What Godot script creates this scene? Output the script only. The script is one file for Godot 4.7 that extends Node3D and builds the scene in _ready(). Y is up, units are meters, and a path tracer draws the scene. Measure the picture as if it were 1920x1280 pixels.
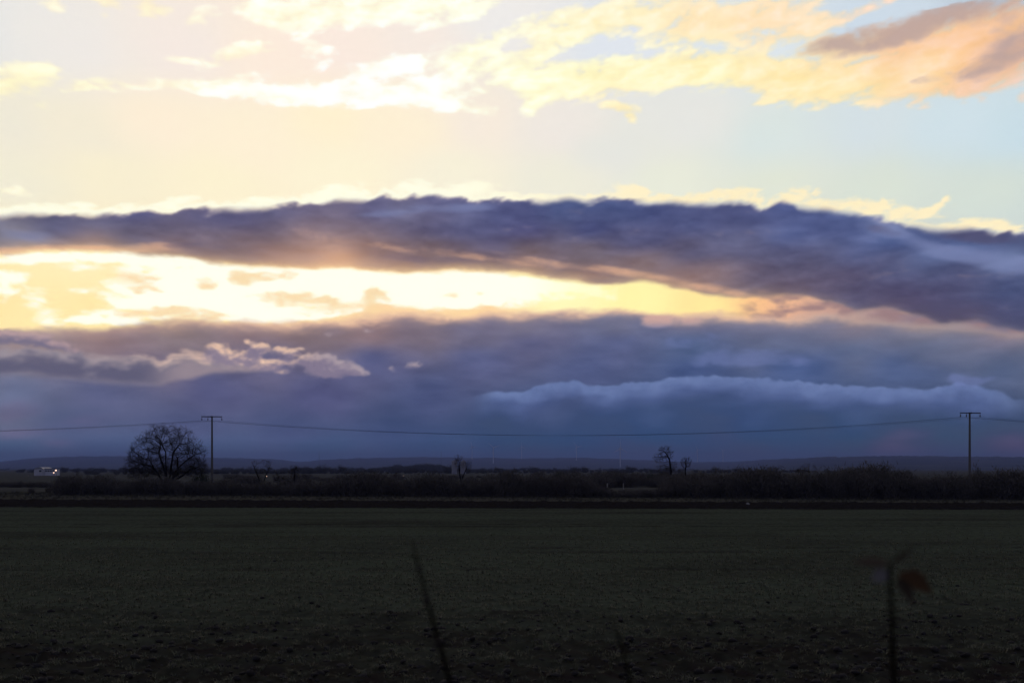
extends Node3D

const FOG := 0.00016          # haze per metre
const LENS := 1663.0          # the lens in the units of the survey below: bearing (x - 960) / LENS, drop (y - 878) / LENS

var taken := {}
var materials := {}

func _ready() -> void:
	set_up_view()
	build_land()
	build_field()
	build_hedges()
	build_trees()
	build_power_line()
	build_far_things()
	build_near_plants()

const EYE := 3.5

func set_up_view() -> void:
	var lens := CameraAttributesPhysical.new()
	lens.frustum_near = 0.1
	lens.frustum_far = 40000.0
	lens.frustum_focal_length = 50.0
	lens.frustum_focus_distance = 110.0
	lens.exposure_aperture = 2.8
	var camera := Camera3D.new()
	camera.name = "camera"
	camera.attributes = lens
	camera.projection = Camera3D.PROJECTION_FRUSTUM
	camera.near = 0.1
	camera.far = 40000.0
	# 60 degrees across, the lens shifted up so that upright things stay upright
	camera.size = 0.1 * 2.0 * 640.0 / 1663.0
	camera.frustum_offset = Vector2(0, 0.1 * 238.0 / 1663.0)
	camera.position = Vector3(0, EYE, 0)
	add_child(camera)
	camera.current = true
	var air := Environment.new()
	var sky := Sky.new()
	var cover := PanoramaSkyMaterial.new()
	cover.panorama = ImageTexture.create_from_image(make_sky())
	sky.sky_material = cover
	air.background_mode = Environment.BG_SKY
	air.sky = sky
	air.background_energy_multiplier = 1.0 / SKY_STORE
	air.tonemap_mode = Environment.TONE_MAPPER_LINEAR
	air.tonemap_exposure = 1.0
	air.sdfgi_enabled = true
	air.ssao_enabled = true
	air.ssil_enabled = true
	air.fog_enabled = FOG > 0.0
	air.fog_density = FOG
	air.fog_light_color = Color(0.64, 0.73, 1.0)
	var around := WorldEnvironment.new()
	around.name = "surroundings"
	around.environment = air
	add_child(around)
	# the sun, low behind the long cloud, a little left of the middle
	var sun := DirectionalLight3D.new()
	sun.name = "sun"
	sun.light_color = Color(1.0, 0.86, 0.68)
	sun.light_energy = 0.08
	sun.light_angular_distance = 12.0
	sun.shadow_enabled = true
	sun.rotation_degrees = Vector3(-8.5, 180.0 + 7.0, 0)
	add_child(sun)

# ---------------------------------------------------------------- small helpers
func spot(x: float, d: float, y := 0.0) -> Vector3:
	return Vector3((x - 960.0) / LENS * d, y, -d)

func height_of(y: float, d: float) -> float:
	return EYE + (878.0 - y) / LENS * d

func numbered(called: String) -> String:
	var n: int = taken.get(called, 0)
	taken[called] = n + 1
	return called if n == 0 else "%s_%03d" % [called, n]

func tag(o: Node, label := "", category := "", group := "", kind := "") -> Node:
	if label:
		o.set_meta("label", label)
	if category:
		o.set_meta("category", category)
	if group:
		o.set_meta("group", group)
	if kind:
		o.set_meta("kind", kind)
	return o

func thing(called: String, at: Vector3, label: String, category: String, group := "", turn := 0.0) -> Node3D:
	var o := Node3D.new()
	o.name = numbered(called)
	add_child(o)
	o.position = at
	o.rotation.y = turn
	tag(o, label, category, group)
	return o

func part(called: String, mesh: Mesh, material: Material, parent: Node3D, at := Vector3.ZERO, turn := Vector3.ZERO) -> MeshInstance3D:
	var o := MeshInstance3D.new()
	o.name = called if parent != self else numbered(called)
	o.mesh = mesh
	o.material_override = material
	parent.add_child(o, true)
	o.position = at
	o.rotation = turn
	return o

func dye(called: String, c: Color, rough := 0.9) -> StandardMaterial3D:
	# c holds linear values
	if not materials.has(called):
		var m := StandardMaterial3D.new()
		m.albedo_color = c.linear_to_srgb()
		m.roughness = rough
		m.metallic_specular = 0.15
		materials[called] = m
	return materials[called]

func patchy(called: String, stops: Array, frequency: float, size: float, rough := 0.95, seed_ := 3) -> StandardMaterial3D:
	# stops: [offset, linear colour]; the grain repeats every `size` metres, broken up by a coarser layer
	var ramp := Gradient.new()
	var offs := PackedFloat32Array()
	var cs := PackedColorArray()
	for s in stops:
		offs.append(s[0])
		cs.append((s[1] as Color).linear_to_srgb())
	ramp.offsets = offs
	ramp.colors = cs
	var t := NoiseTexture2D.new()
	t.width = 1024
	t.height = 1024
	t.seamless = true
	t.noise = fractal(seed_, frequency, 6, 0.6)
	t.color_ramp = ramp
	var m := StandardMaterial3D.new()
	m.albedo_texture = t
	m.uv1_triplanar = true
	m.uv1_world_triplanar = true
	m.uv1_scale = Vector3.ONE / size
	m.roughness = rough
	m.metallic_specular = 0.0
	materials[called] = m
	return m

func tube(st: SurfaceTool, a: Vector3, b: Vector3, ra: float, rb: float, sides: int) -> void:
	var dir := (b - a).normalized()
	var u := dir.cross(Vector3.UP if absf(dir.y) < 0.9 else Vector3.RIGHT).normalized()
	var v := dir.cross(u)
	for i in sides:
		var a0 := TAU * i / sides
		var a1 := TAU * (i + 1) / sides
		var n0 := u * cos(a0) + v * sin(a0)
		var n1 := u * cos(a1) + v * sin(a1)
		st.set_normal(n0); st.add_vertex(a + n0 * ra)
		st.set_normal(n1); st.add_vertex(b + n1 * rb)
		st.set_normal(n0); st.add_vertex(b + n0 * rb)
		st.set_normal(n0); st.add_vertex(a + n0 * ra)
		st.set_normal(n1); st.add_vertex(a + n1 * ra)
		st.set_normal(n1); st.add_vertex(b + n1 * rb)

func fresh() -> SurfaceTool:
	var st := SurfaceTool.new()
	st.begin(Mesh.PRIMITIVE_TRIANGLES)
	return st

func lathe(profile: Array, sides: int) -> ArrayMesh:
	# profile: [radius, height] from the bottom up
	var st := fresh()
	for k in range(1, profile.size()):
		for i in sides:
			var c0 := Vector3(cos(TAU * i / sides), 0, sin(TAU * i / sides))
			var c1 := Vector3(cos(TAU * (i + 1) / sides), 0, sin(TAU * (i + 1) / sides))
			var p: Array = profile[k - 1]
			var q: Array = profile[k]
			var v0: Vector3 = c0 * p[0] + Vector3.UP * p[1]
			var v1: Vector3 = c1 * p[0] + Vector3.UP * p[1]
			var w0: Vector3 = c0 * q[0] + Vector3.UP * q[1]
			var w1: Vector3 = c1 * q[0] + Vector3.UP * q[1]
			for t in [v0, w1, w0, v0, v1, w1]:
				st.add_vertex(t)
	st.generate_normals()
	return st.commit()

func box(size: Vector3) -> Mesh:
	var b := BoxMesh.new()
	b.size = size
	return b

func sheet(heights: Callable, x0: float, x1: float, d0: float, d1: float, nx: int, nd: int, tinted := false) -> ArrayMesh:
	var cs := PackedColorArray()
	var vs := PackedVector3Array()
	var ix := PackedInt32Array()
	for j in nd + 1:
		var d := lerpf(d0, d1, float(j) / nd)
		for i in nx + 1:
			var x := lerpf(x0, x1, float(i) / nx)
			vs.append(Vector3(x, heights.call(x, d), -d))
			if tinted:
				cs.append(field_tint(x, d))
	for j in nd:
		for i in nx:
			var a := j * (nx + 1) + i
			ix.append_array(PackedInt32Array([a, a + nx + 1, a + 1, a + 1, a + nx + 1, a + nx + 2]))
	return smooth_mesh(vs, ix, cs)

func smooth_mesh(vs: PackedVector3Array, ix: PackedInt32Array, cs := PackedColorArray()) -> ArrayMesh:
	var ns := PackedVector3Array()
	ns.resize(vs.size())
	for k in range(0, ix.size(), 3):
		var a := vs[ix[k]]
		var n := (vs[ix[k + 2]] - a).cross(vs[ix[k + 1]] - a)
		for q in 3:
			ns[ix[k + q]] += n
	for k in ns.size():
		ns[k] = ns[k].normalized()
	var arrays := []
	arrays.resize(Mesh.ARRAY_MAX)
	arrays[Mesh.ARRAY_VERTEX] = vs
	arrays[Mesh.ARRAY_NORMAL] = ns
	arrays[Mesh.ARRAY_INDEX] = ix
	if cs.size() > 0:
		arrays[Mesh.ARRAY_COLOR] = cs
	var m := ArrayMesh.new()
	m.add_surface_from_arrays(Mesh.PRIMITIVE_TRIANGLES, arrays)
	return m

func along(line: Array, x: float) -> float:
	if x <= line[0][0]:
		return line[0][1]
	for i in range(1, line.size()):
		if x <= line[i][0]:
			return lerpf(line[i - 1][1], line[i][1], (x - line[i - 1][0]) / (line[i][0] - line[i - 1][0]))
	return line[-1][1]

# ---------------------------------------------------------------- land
# skyline of the hills, surveyed: [x, y]
const RIDGE := [[-400, 868], [-100, 868], [0, 866], [60, 860], [120, 857], [200, 856], [260, 857], [400, 859], [500, 861], [560, 866], [620, 862], [700, 859], [800, 858], [960, 860], [1100, 859], [1200, 863], [1300, 867], [1380, 866], [1450, 862], [1520, 859], [1600, 857], [1700, 855], [1800, 857], [1920, 857], [2100, 858], [2400, 864]]
var roll: FastNoiseLite

func hill_height(x: float, d: float) -> float:
	var sx := 960.0 + x / d * LENS
	var near := smoothstep(1330.0, 1560.0, sx)
	var crest := lerpf(8600.0, 5600.0, near)
	var foot := lerpf(3600.0, 2100.0, near)
	var top := (878.0 - along(RIDGE, sx)) / LENS * crest + EYE
	var h := top * smoothstep(foot, crest, d)
	if d > crest:
		h = top * (1.0 - 0.6 * smoothstep(crest, crest + 3000.0, d))
	return h + roll.get_noise_2d(x * 0.004, d * 0.004) * 12.0 * smoothstep(foot, crest, d) + roll.get_noise_2d(x * 0.05, d * 0.05) * 5.0 * smoothstep(foot * 1.2, crest, d) - 0.4

func build_land() -> void:
	roll = fractal(71, 1.0, 4)
	var earth := patchy("earth", [[0.0, Color(0.05, 0.05, 0.042)], [0.5, Color(0.078, 0.079, 0.066)], [1.0, Color(0.11, 0.108, 0.088)]], 0.01, 90.0)
	var plain := part("ground", sheet(func(_x, _d): return -0.02, -14000.0, 14000.0, -60.0, 14000.0, 40, 40), earth, self)
	tag(plain, "", "", "", "structure")
	var vs := PackedVector3Array()
	var ix := PackedInt32Array()
	var nx := 420
	var nd := 46
	for j in nd + 1:
		var d := lerpf(2000.0, 11800.0, float(j) / nd)
		for i in nx + 1:
			var x := lerpf(-1.0, 1.0, float(i) / nx) * d * 0.86
			vs.append(Vector3(x, hill_height(x, d), -d))
	for j in nd:
		for i in nx:
			var a := j * (nx + 1) + i
			ix.append_array(PackedInt32Array([a, a + nx + 1, a + 1, a + 1, a + nx + 1, a + nx + 2]))
	var woods := patchy("hill woods", [[0.0, Color(0.03, 0.034, 0.026)], [0.5, Color(0.048, 0.05, 0.036)], [0.62, Color(0.075, 0.076, 0.05)], [1.0, Color(0.09, 0.088, 0.06)]], 0.006, 2400.0, 1.0, 8)
	var hills := part("hills", smooth_mesh(vs, ix), woods, self)
	tag(hills, "", "", "", "structure")

# ---------------------------------------------------------------- the field and its edges
const CROP := Color(0.09, 0.105, 0.07)
const SOIL := Color(0.036, 0.031, 0.025)
var lumps: FastNoiseLite
var clumps: FastNoiseLite

func field_edge(x: float) -> float:
	# where the sown field ends, metres out
	return 75.3 - x * 0.055 + 0.25 * lumps.get_noise_2d(x * 0.6, 3.0)

func plough_edge(x: float) -> float:
	return 89.5 - x * 0.11 + 0.5 * lumps.get_noise_2d(x * 0.5, 40.0)

func rough_here(x: float, d: float) -> float:
	# 1 where the near headland is left cloddy, 0 on the level seedbed
	return smoothstep(25.0, 14.5, d + 4.5 * clumps.get_noise_2d(x * 0.14, d * 0.45) + 2.0 * lumps.get_noise_2d(x * 0.5, d * 0.9) - 0.03 * x)

func field_height(x: float, d: float) -> float:
	var r := rough_here(x, d)
	var h := 0.012 * sin(d * TAU / 0.48 + 1.5 * lumps.get_noise_2d(x * 0.05, d * 0.1))
	h += lumps.get_noise_2d(x * 0.7, d * 1.4) * lerpf(0.05, 0.12, r)
	h += maxf(0.0, lumps.get_noise_2d(x * 3.2 + 50.0, d * 4.2)) * lerpf(0.035, 0.16, r)
	# wheel tracks of the drill
	for t in [30.0, 36.0, 38.0, 52.0, 54.2]:
		h -= 0.06 * exp(-pow((d - t - 0.012 * x - 0.25 * lumps.get_noise_2d(x * 0.1, t)) / 0.35, 2.0))
	# the road bank the camera stands on
	return maxf(h, -0.1) + 0.1 + bank_height(d)

func bank_height(d: float) -> float:
	return 1.85 * smoothstep(8.6, 1.0, d)

func field_tint(x: float, d: float) -> Color:
	# how much of the ground the crop covers, in drifts; wheel tracks and the headland are bare soil
	var r := rough_here(x, d)
	var bare := clampf(0.25 - 0.9 * clumps.get_noise_2d(x * 0.05, d * 0.16) + 0.5 * lumps.get_noise_2d(x * 0.35, d * 0.9), 0.0, 1.0) * 0.5
	for t in [30.0, 36.0, 38.0, 52.0, 54.2]:
		bare = maxf(bare, 0.75 * exp(-pow((d - t - 0.012 * x - 0.25 * lumps.get_noise_2d(x * 0.1, t)) / 0.45, 2.0)) * smoothstep(-0.25, 0.25, lumps.get_noise_2d(x * 0.2, t)))
	# each pass of the drill took a little differently
	bare = clampf(bare + 0.5 * clumps.get_noise_2d(x * 0.012, floorf((d - 0.012 * x) / 3.0) * 7.3), 0.0, 1.0)
	bare = maxf(bare, r * clampf(0.88 + 0.5 * lumps.get_noise_2d(x * 0.9, d * 2.2), 0.6, 1.0))
	return CROP.lerp(SOIL, bare)

func build_field() -> void:
	lumps = fractal(17, 1.0, 4)
	clumps = fractal(29, 1.0, 3)
	# one grain for the whole field; crop and bare soil tint it
	var grain := patchy("field grain", [[0.0, Color(0.42, 0.42, 0.42)], [0.35, Color(0.72, 0.72, 0.72)], [0.6, Color(0.88, 0.88, 0.88)], [1.0, Color(1, 1, 1)]], 0.012, 4.3)
	grain.vertex_color_use_as_albedo = true
	grain.metallic_specular = 0.0
	var plough := patchy("plough", [[0.0, Color(0.012, 0.01, 0.009)], [0.5, Color(0.022, 0.019, 0.016)], [1.0, Color(0.035, 0.03, 0.026)]], 0.01, 4.0, 0.95, 14)
	var verge := patchy("verge", [[0.0, Color(0.045, 0.044, 0.034)], [0.5, Color(0.074, 0.072, 0.054)], [1.0, Color(0.105, 0.098, 0.072)]], 0.008, 6.0, 0.95, 15)
	tag(part("field", sheet(field_height, -22.0, 22.0, 0.6, 26.0, 300, 190, true), grain, self), "", "", "", "structure")
	var vs := PackedVector3Array()
	var cs := PackedColorArray()
	var ix := PackedInt32Array()
	var nx := 300
	var nd := 230
	for j in nd + 1:
		for i in nx + 1:
			var x := lerpf(-75.0, 75.0, float(i) / nx)
			var d := lerpf(26.0, field_edge(x), float(j) / nd)
			vs.append(Vector3(x, field_height(x, d), -d))
			cs.append(field_tint(x, d))
	for j in nd:
		for i in nx:
			var a := j * (nx + 1) + i
			ix.append_array(PackedInt32Array([a, a + nx + 1, a + 1, a + 1, a + nx + 1, a + nx + 2]))
	tag(part("field", smooth_mesh(vs, ix, cs), grain, self), "", "", "", "structure")
	for s in [-1.0, 1.0]:
		var side := sheet(field_height, 22.0 * s if s > 0 else -75.0, 75.0 if s > 0 else -22.0, 0.6, 26.0, 60, 40, true)
		tag(part("field", side, grain, self), "", "", "", "structure")
	# the ploughed strip: rough furrow slices standing a hand high
	vs = PackedVector3Array()
	ix = PackedInt32Array()
	nx = 520
	nd = 44
	for j in nd + 1:
		for i in nx + 1:
			var x := lerpf(-80.0, 80.0, float(i) / nx)
			var t := float(j) / nd
			var d := lerpf(field_edge(x) + 0.01, plough_edge(x), t)
			var up := 0.16 + 0.1 * sin(d * TAU / 1.1 + 2.0 * lumps.get_noise_2d(x * 0.15, d * 0.2)) + 0.16 * lumps.get_noise_2d(x * 1.3, d * 2.0) + 0.14 * maxf(0.0, lumps.get_noise_2d(x * 0.4 + 9.0, d * 0.9))
			vs.append(Vector3(x, maxf(0.012, up) * smoothstep(0.0, 0.04, t) * smoothstep(1.0, 0.93, t) - 0.005, -d))
	for j in nd:
		for i in nx:
			var a := j * (nx + 1) + i
			ix.append_array(PackedInt32Array([a, a + nx + 1, a + 1, a + 1, a + nx + 1, a + nx + 2]))
	tag(part("ploughed_strip", smooth_mesh(vs, ix), plough, self), "", "", "", "structure")
	# the grass verge in front of the hedge
	vs = PackedVector3Array()
	ix = PackedInt32Array()
	nx = 300
	nd = 30
	for j in nd + 1:
		for i in nx + 1:
			var x := lerpf(-100.0, 100.0, float(i) / nx)
			var d := lerpf(plough_edge(x) + 0.01, 122.0 - 0.16 * x, float(j) / nd)
			vs.append(Vector3(x, 0.02 + 0.09 * absf(lumps.get_noise_2d(x * 0.5, d * 0.8)), -d))
	for j in nd:
		for i in nx:
			var a := j * (nx + 1) + i
			ix.append_array(PackedInt32Array([a, a + nx + 1, a + 1, a + 1, a + nx + 1, a + nx + 2]))
	tag(part("grass_verge", smooth_mesh(vs, ix), verge, self), "", "", "", "structure")
	sow(Color(0.1, 0.108, 0.062))
	grow_verge()

func sow(green: Color) -> void:
	# seedlings of winter cereal, in rows across the view, and clods of earth: nobody could count either
	var rng := RandomNumberGenerator.new()
	rng.seed = 4
	var st := fresh()
	for k in 7:
		var a := TAU * k / 7.0 + rng.randf() * 0.6
		var lean := Vector3(cos(a), 0, sin(a))
		var side := Vector3(-sin(a), 0, cos(a)) * 0.0045
		var foot := lean * rng.randf_range(0.0, 0.03)
		var l := rng.randf_range(0.06, 0.11)
		var bend := foot + lean * l * 0.35 + Vector3.UP * l * 0.75
		var tip := foot + lean * l * 0.95 + Vector3.UP * l * rng.randf_range(0.6, 1.0)
		for t in [foot - side, bend + side, foot + side, foot - side, bend - side, bend + side, bend - side, tip, bend + side]:
			st.add_vertex(t)
	st.generate_normals()
	var blade := st.commit()
	var m := MultiMesh.new()
	m.transform_format = MultiMesh.TRANSFORM_3D
	m.use_colors = true
	m.mesh = blade
	var places: Array = []
	var shades: Array = []
	for k in 52000:
		var d := 9.0 + 46.0 * pow(rng.randf(), 1.5)
		d = snappedf(d, 0.16) + rng.randfn(0.0, 0.025)
		var x := rng.randf_range(-1.0, 1.0) * (d * 0.62 + 1.0)
		var r := rough_here(x, d)
		if field_tint(x, d).g < 0.062 and r < 0.2:
			continue
		if rng.randf() < smoothstep(24.0, 55.0, d) or rng.randf() < r * 0.72 or clumps.get_noise_2d(x * 0.7, d * 1.2) < -0.18 - 0.2 * (1.0 - r):
			continue
		var s := rng.randf_range(0.6, 1.15)
		var b := Basis(Vector3.UP, rng.randf() * TAU).scaled(Vector3(s, s * rng.randf_range(0.7, 1.2), s))
		places.append(Transform3D(b, Vector3(x, field_height(x, d) - 0.004, -d)))
		var v := rng.randf_range(0.7, 1.25)
		shades.append(Color(green.r * v * rng.randf_range(0.9, 1.15), green.g * v, green.b * v * 0.9))
	m.instance_count = places.size()
	for k in places.size():
		m.set_instance_transform(k, places[k])
		m.set_instance_color(k, shades[k])
	var leafy := StandardMaterial3D.new()
	leafy.vertex_color_use_as_albedo = true
	leafy.roughness = 0.7
	leafy.cull_mode = BaseMaterial3D.CULL_DISABLED
	var crop := MultiMeshInstance3D.new()
	crop.name = "seedlings"
	crop.multimesh = m
	crop.material_override = leafy
	add_child(crop)
	tag(crop, "short green cereal seedlings sown in rows over the field", "crop", "", "stuff")
	# clods
	st = fresh()
	var ball := SphereMesh.new()
	ball.radius = 0.5
	ball.height = 0.7
	ball.radial_segments = 7
	ball.rings = 4
	var arrays := ball.get_mesh_arrays()
	var vs: PackedVector3Array = arrays[Mesh.ARRAY_VERTEX]
	for k in vs.size():
		vs[k] *= 1.0 + 0.5 * lumps.get_noise_3d(vs[k].x * 2.5, vs[k].y * 2.5, vs[k].z * 2.5)
	arrays[Mesh.ARRAY_VERTEX] = vs
	var clod := ArrayMesh.new()
	clod.add_surface_from_arrays(Mesh.PRIMITIVE_TRIANGLES, arrays)
	var cm := MultiMesh.new()
	cm.transform_format = MultiMesh.TRANSFORM_3D
	cm.use_colors = true
	cm.mesh = clod
	places.clear()
	shades.clear()
	for k in 22000:
		var d := 9.0 + 40.0 * pow(rng.randf(), 1.9)
		var x := rng.randf_range(-1.0, 1.0) * (d * 0.62 + 1.0)
		var r := rough_here(x, d)
		if rng.randf() > 0.02 + 0.98 * r or r < 0.05 and d > 34.0:
			continue
		var s := 0.025 + 0.11 * pow(rng.randf(), 4.0) * lerpf(0.7, 1.2, r)
		var b := Basis.from_euler(Vector3(rng.randf() * 6.0, rng.randf() * 6.0, rng.randf() * 6.0)).scaled(Vector3(s * 1.3, s * 0.8, s))
		places.append(Transform3D(b, Vector3(x, field_height(x, d) + s * 0.12, -d)))
		var v := rng.randf_range(0.6, 1.3)
		shades.append(Color(0.026 * v, 0.023 * v, 0.02 * v))
	cm.instance_count = places.size()
	for k in places.size():
		cm.set_instance_transform(k, places[k])
		cm.set_instance_color(k, shades[k])
	var earthy := StandardMaterial3D.new()
	earthy.vertex_color_use_as_albedo = true
	earthy.roughness = 1.0
	var clods := MultiMeshInstance3D.new()
	clods.name = "clods"
	clods.multimesh = cm
	clods.material_override = earthy
	add_child(clods)
	tag(clods, "dark clods of earth lying over the tilled field", "earth clods", "", "stuff")

func grow_verge() -> void:
	# rank grass and dead weeds along the strip and at the foot of the hedge
	var rng := RandomNumberGenerator.new()
	rng.seed = 40
	var st := fresh()
	for k in 16:
		var a := rng.randf() * TAU
		var lean := Vector3(cos(a), 0, sin(a))
		var side := Vector3(-sin(a), 0, cos(a)) * 0.012
		var foot := lean * rng.randf_range(0.0, 0.16)
		var l := rng.randf_range(0.2, 0.5)
		var tip := foot + lean * l * rng.randf_range(0.1, 0.6) + Vector3.UP * l
		for t in [foot - side, tip, foot + side]:
			st.add_vertex(t)
	st.generate_normals()
	var m := MultiMesh.new()
	m.transform_format = MultiMesh.TRANSFORM_3D
	m.use_colors = true
	m.mesh = st.commit()
	var places: Array = []
	var shades: Array = []
	for k in 9000:
		var x := rng.randf_range(-80.0, 80.0)
		var far := 116.0 - 0.155 * x
		var d := lerpf(plough_edge(x) - 0.4, far, pow(rng.randf(), 0.55))
		var s := rng.randf_range(0.4, 1.0)
		if k % 9 == 0:
			d = field_edge(x) + rng.randf_range(-0.3, 0.5)
			s *= 0.7
		elif k % 9 == 1:
			d = lerpf(field_edge(x), plough_edge(x), rng.randf())
			s *= 0.6
		if clumps.get_noise_2d(x * 0.3, d * 0.5) < -0.1:
			s *= 0.5
		places.append(Transform3D(Basis(Vector3.UP, rng.randf() * TAU).scaled(Vector3(s * 1.3, s, s * 1.3)), Vector3(x, 0.02, -d)))
		var v := rng.randf_range(0.6, 1.3)
		shades.append(Color(0.076 * v, 0.073 * v, 0.052 * v))
	m.instance_count = places.size()
	for k in places.size():
		m.set_instance_transform(k, places[k])
		m.set_instance_color(k, shades[k])
	var leafy := StandardMaterial3D.new()
	leafy.vertex_color_use_as_albedo = true
	leafy.roughness = 0.9
	leafy.metallic_specular = 0.1
	leafy.cull_mode = BaseMaterial3D.CULL_DISABLED
	var o := MultiMeshInstance3D.new()
	o.name = "verge_grass"
	o.multimesh = m
	o.material_override = leafy
	add_child(o)
	tag(o, "rank dull grass along the hedge foot and the ploughed strip", "grass", "", "stuff")

# ---------------------------------------------------------------- shrubs and hedges
var shrub_kinds: Array = []

func shrub_meshes(seed_: int, spread: float, dense: int, leafy: bool, upright := 0.5) -> Array:
	# a shrub one metre high and `spread` wide: stems, and the mesh of twigs (or small leaves) they carry
	var rng := RandomNumberGenerator.new()
	rng.seed = seed_
	var stems := fresh()
	var twigs := fresh()
	var ends: Array = []
	for k in 16:
		var a := rng.randf() * TAU
		var reach := sqrt(rng.randf()) * spread * 0.5
		var foot := Vector3(cos(a), 0, sin(a)) * reach * 0.3
		var top := Vector3(cos(a) * reach, rng.randf_range(0.6, 0.96) * (1.0 - 0.35 * pow(reach / (spread * 0.5), 2.0)), sin(a) * reach)
		var mid := foot.lerp(top, 0.5) + Vector3(rng.randf_range(-0.06, 0.06), rng.randf_range(0.0, 0.08), rng.randf_range(-0.06, 0.06))
		tube(stems, foot - Vector3.UP * 0.03, mid, 0.014, 0.01, 4)
		tube(stems, mid, top, 0.01, 0.004, 4)
		ends.append([foot, mid, top])
	for k in dense:
		var e: Array = ends[rng.randi() % ends.size()]
		var t := rng.randf()
		var p: Vector3 = (e[0] as Vector3).lerp(e[1], t * 2.0) if t < 0.5 else (e[1] as Vector3).lerp(e[2], t * 2.0 - 1.0)
		p += Vector3(rng.randfn(0, 0.09), rng.randfn(0, 0.07), rng.randfn(0, 0.09)) * spread
		p.y = clampf(p.y, 0.01, 1.0 - 0.1 * rng.randf())
		var dir := Vector3(rng.randfn(0, 0.6), rng.randf_range(-0.2, 1.0) + upright, rng.randfn(0, 0.6)).normalized()
		var side := dir.cross(Vector3(rng.randfn(), rng.randfn(), rng.randfn())).normalized()
		var l := rng.randf_range(0.05, 0.17)
		var w := rng.randf_range(0.006, 0.011)
		if leafy:
			l = rng.randf_range(0.025, 0.05)
			w = l * 0.4
		for q in [p - side * w, p + side * w, p + dir * l]:
			twigs.add_vertex(q)
		if leafy:
			for q in [p + side * w, p + dir * l + side * w * 0.6, p + dir * l]:
				twigs.add_vertex(q)
	twigs.generate_normals()
	return [stems.commit(), twigs.commit(), leafy]

func shrub(called: String, kind: int, at: Vector3, high: float, wide: float, turn: float, label: String, group := "", category := "shrub") -> Node3D:
	var o := thing(called, at, label, category, group, turn)
	var k: Array = shrub_kinds[kind]
	var bark := dye("bark", Color(0.085, 0.078, 0.068))
	var brush := dye("brush", Color(0.115, 0.104, 0.086))
	var ever := dye("evergreen", Color(0.06, 0.07, 0.042))
	var s := Vector3(wide, high, wide)
	var a := part("stems", k[0], bark, o)
	var b := part("leaves" if k[2] else "twigs", k[1], ever if k[2] else brush, o)
	a.scale = s
	b.scale = s
	return o

func beside(x: float) -> String:
	# what a survey bearing lies next to, for telling look-alikes apart
	for z in [[60.0, "by the open ground at the white hall"], [238.0, "at the hedge end towards the white hall"], [372.0, "under the large bare tree"], [430.0, "by the power pole near the large tree"], [520.0, "by the thin spreading tree"], [600.0, "by the slender bushy tree"], [720.0, "below the far mast"], [840.0, "below the far wood"], [900.0, "by the forked tree and silos"], [1000.0, "by the lone rounded bush"], [1110.0, "by the dome-shaped bush"], [1235.0, "by the two marker posts"], [1300.0, "under the leaning ragged tree"], [1420.0, "past the small round-headed tree"], [1480.0, "short of the thin sapling"], [1560.0, "around the thin sapling"], [1680.0, "against the tallest bush"], [1780.0, "between the tallest bush and a power pole"], [1850.0, "among the wand-like shoots"]]:
		if x < z[0]:
			return z[1]
	return "at the hedge end past the wand-like shoots"

# top of the front hedge, surveyed: [x, y]
const HEDGE := [[104, 908], [115, 896], [130, 889], [160, 893], [240, 897], [360, 897], [400, 902], [470, 903], [560, 903], [640, 897], [660, 888], [680, 888], [700, 892], [760, 897], [785, 888], [800, 896], [850, 900], [885, 900], [915, 892], [950, 891], [970, 896], [1000, 894], [1040, 886], [1080, 888], [1110, 905], [1140, 917], [1230, 917], [1250, 900], [1290, 888], [1330, 884], [1380, 886], [1420, 889], [1460, 888], [1510, 887], [1560, 884], [1600, 880], [1660, 882], [1690, 892], [1740, 896], [1780, 892], [1830, 888], [1880, 886], [1920, 884], [2040, 884]]

func hedge_depth(x: float) -> float:
	return lerpf(116.5, 98.5, (x - 110.0) / 1810.0)

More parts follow.
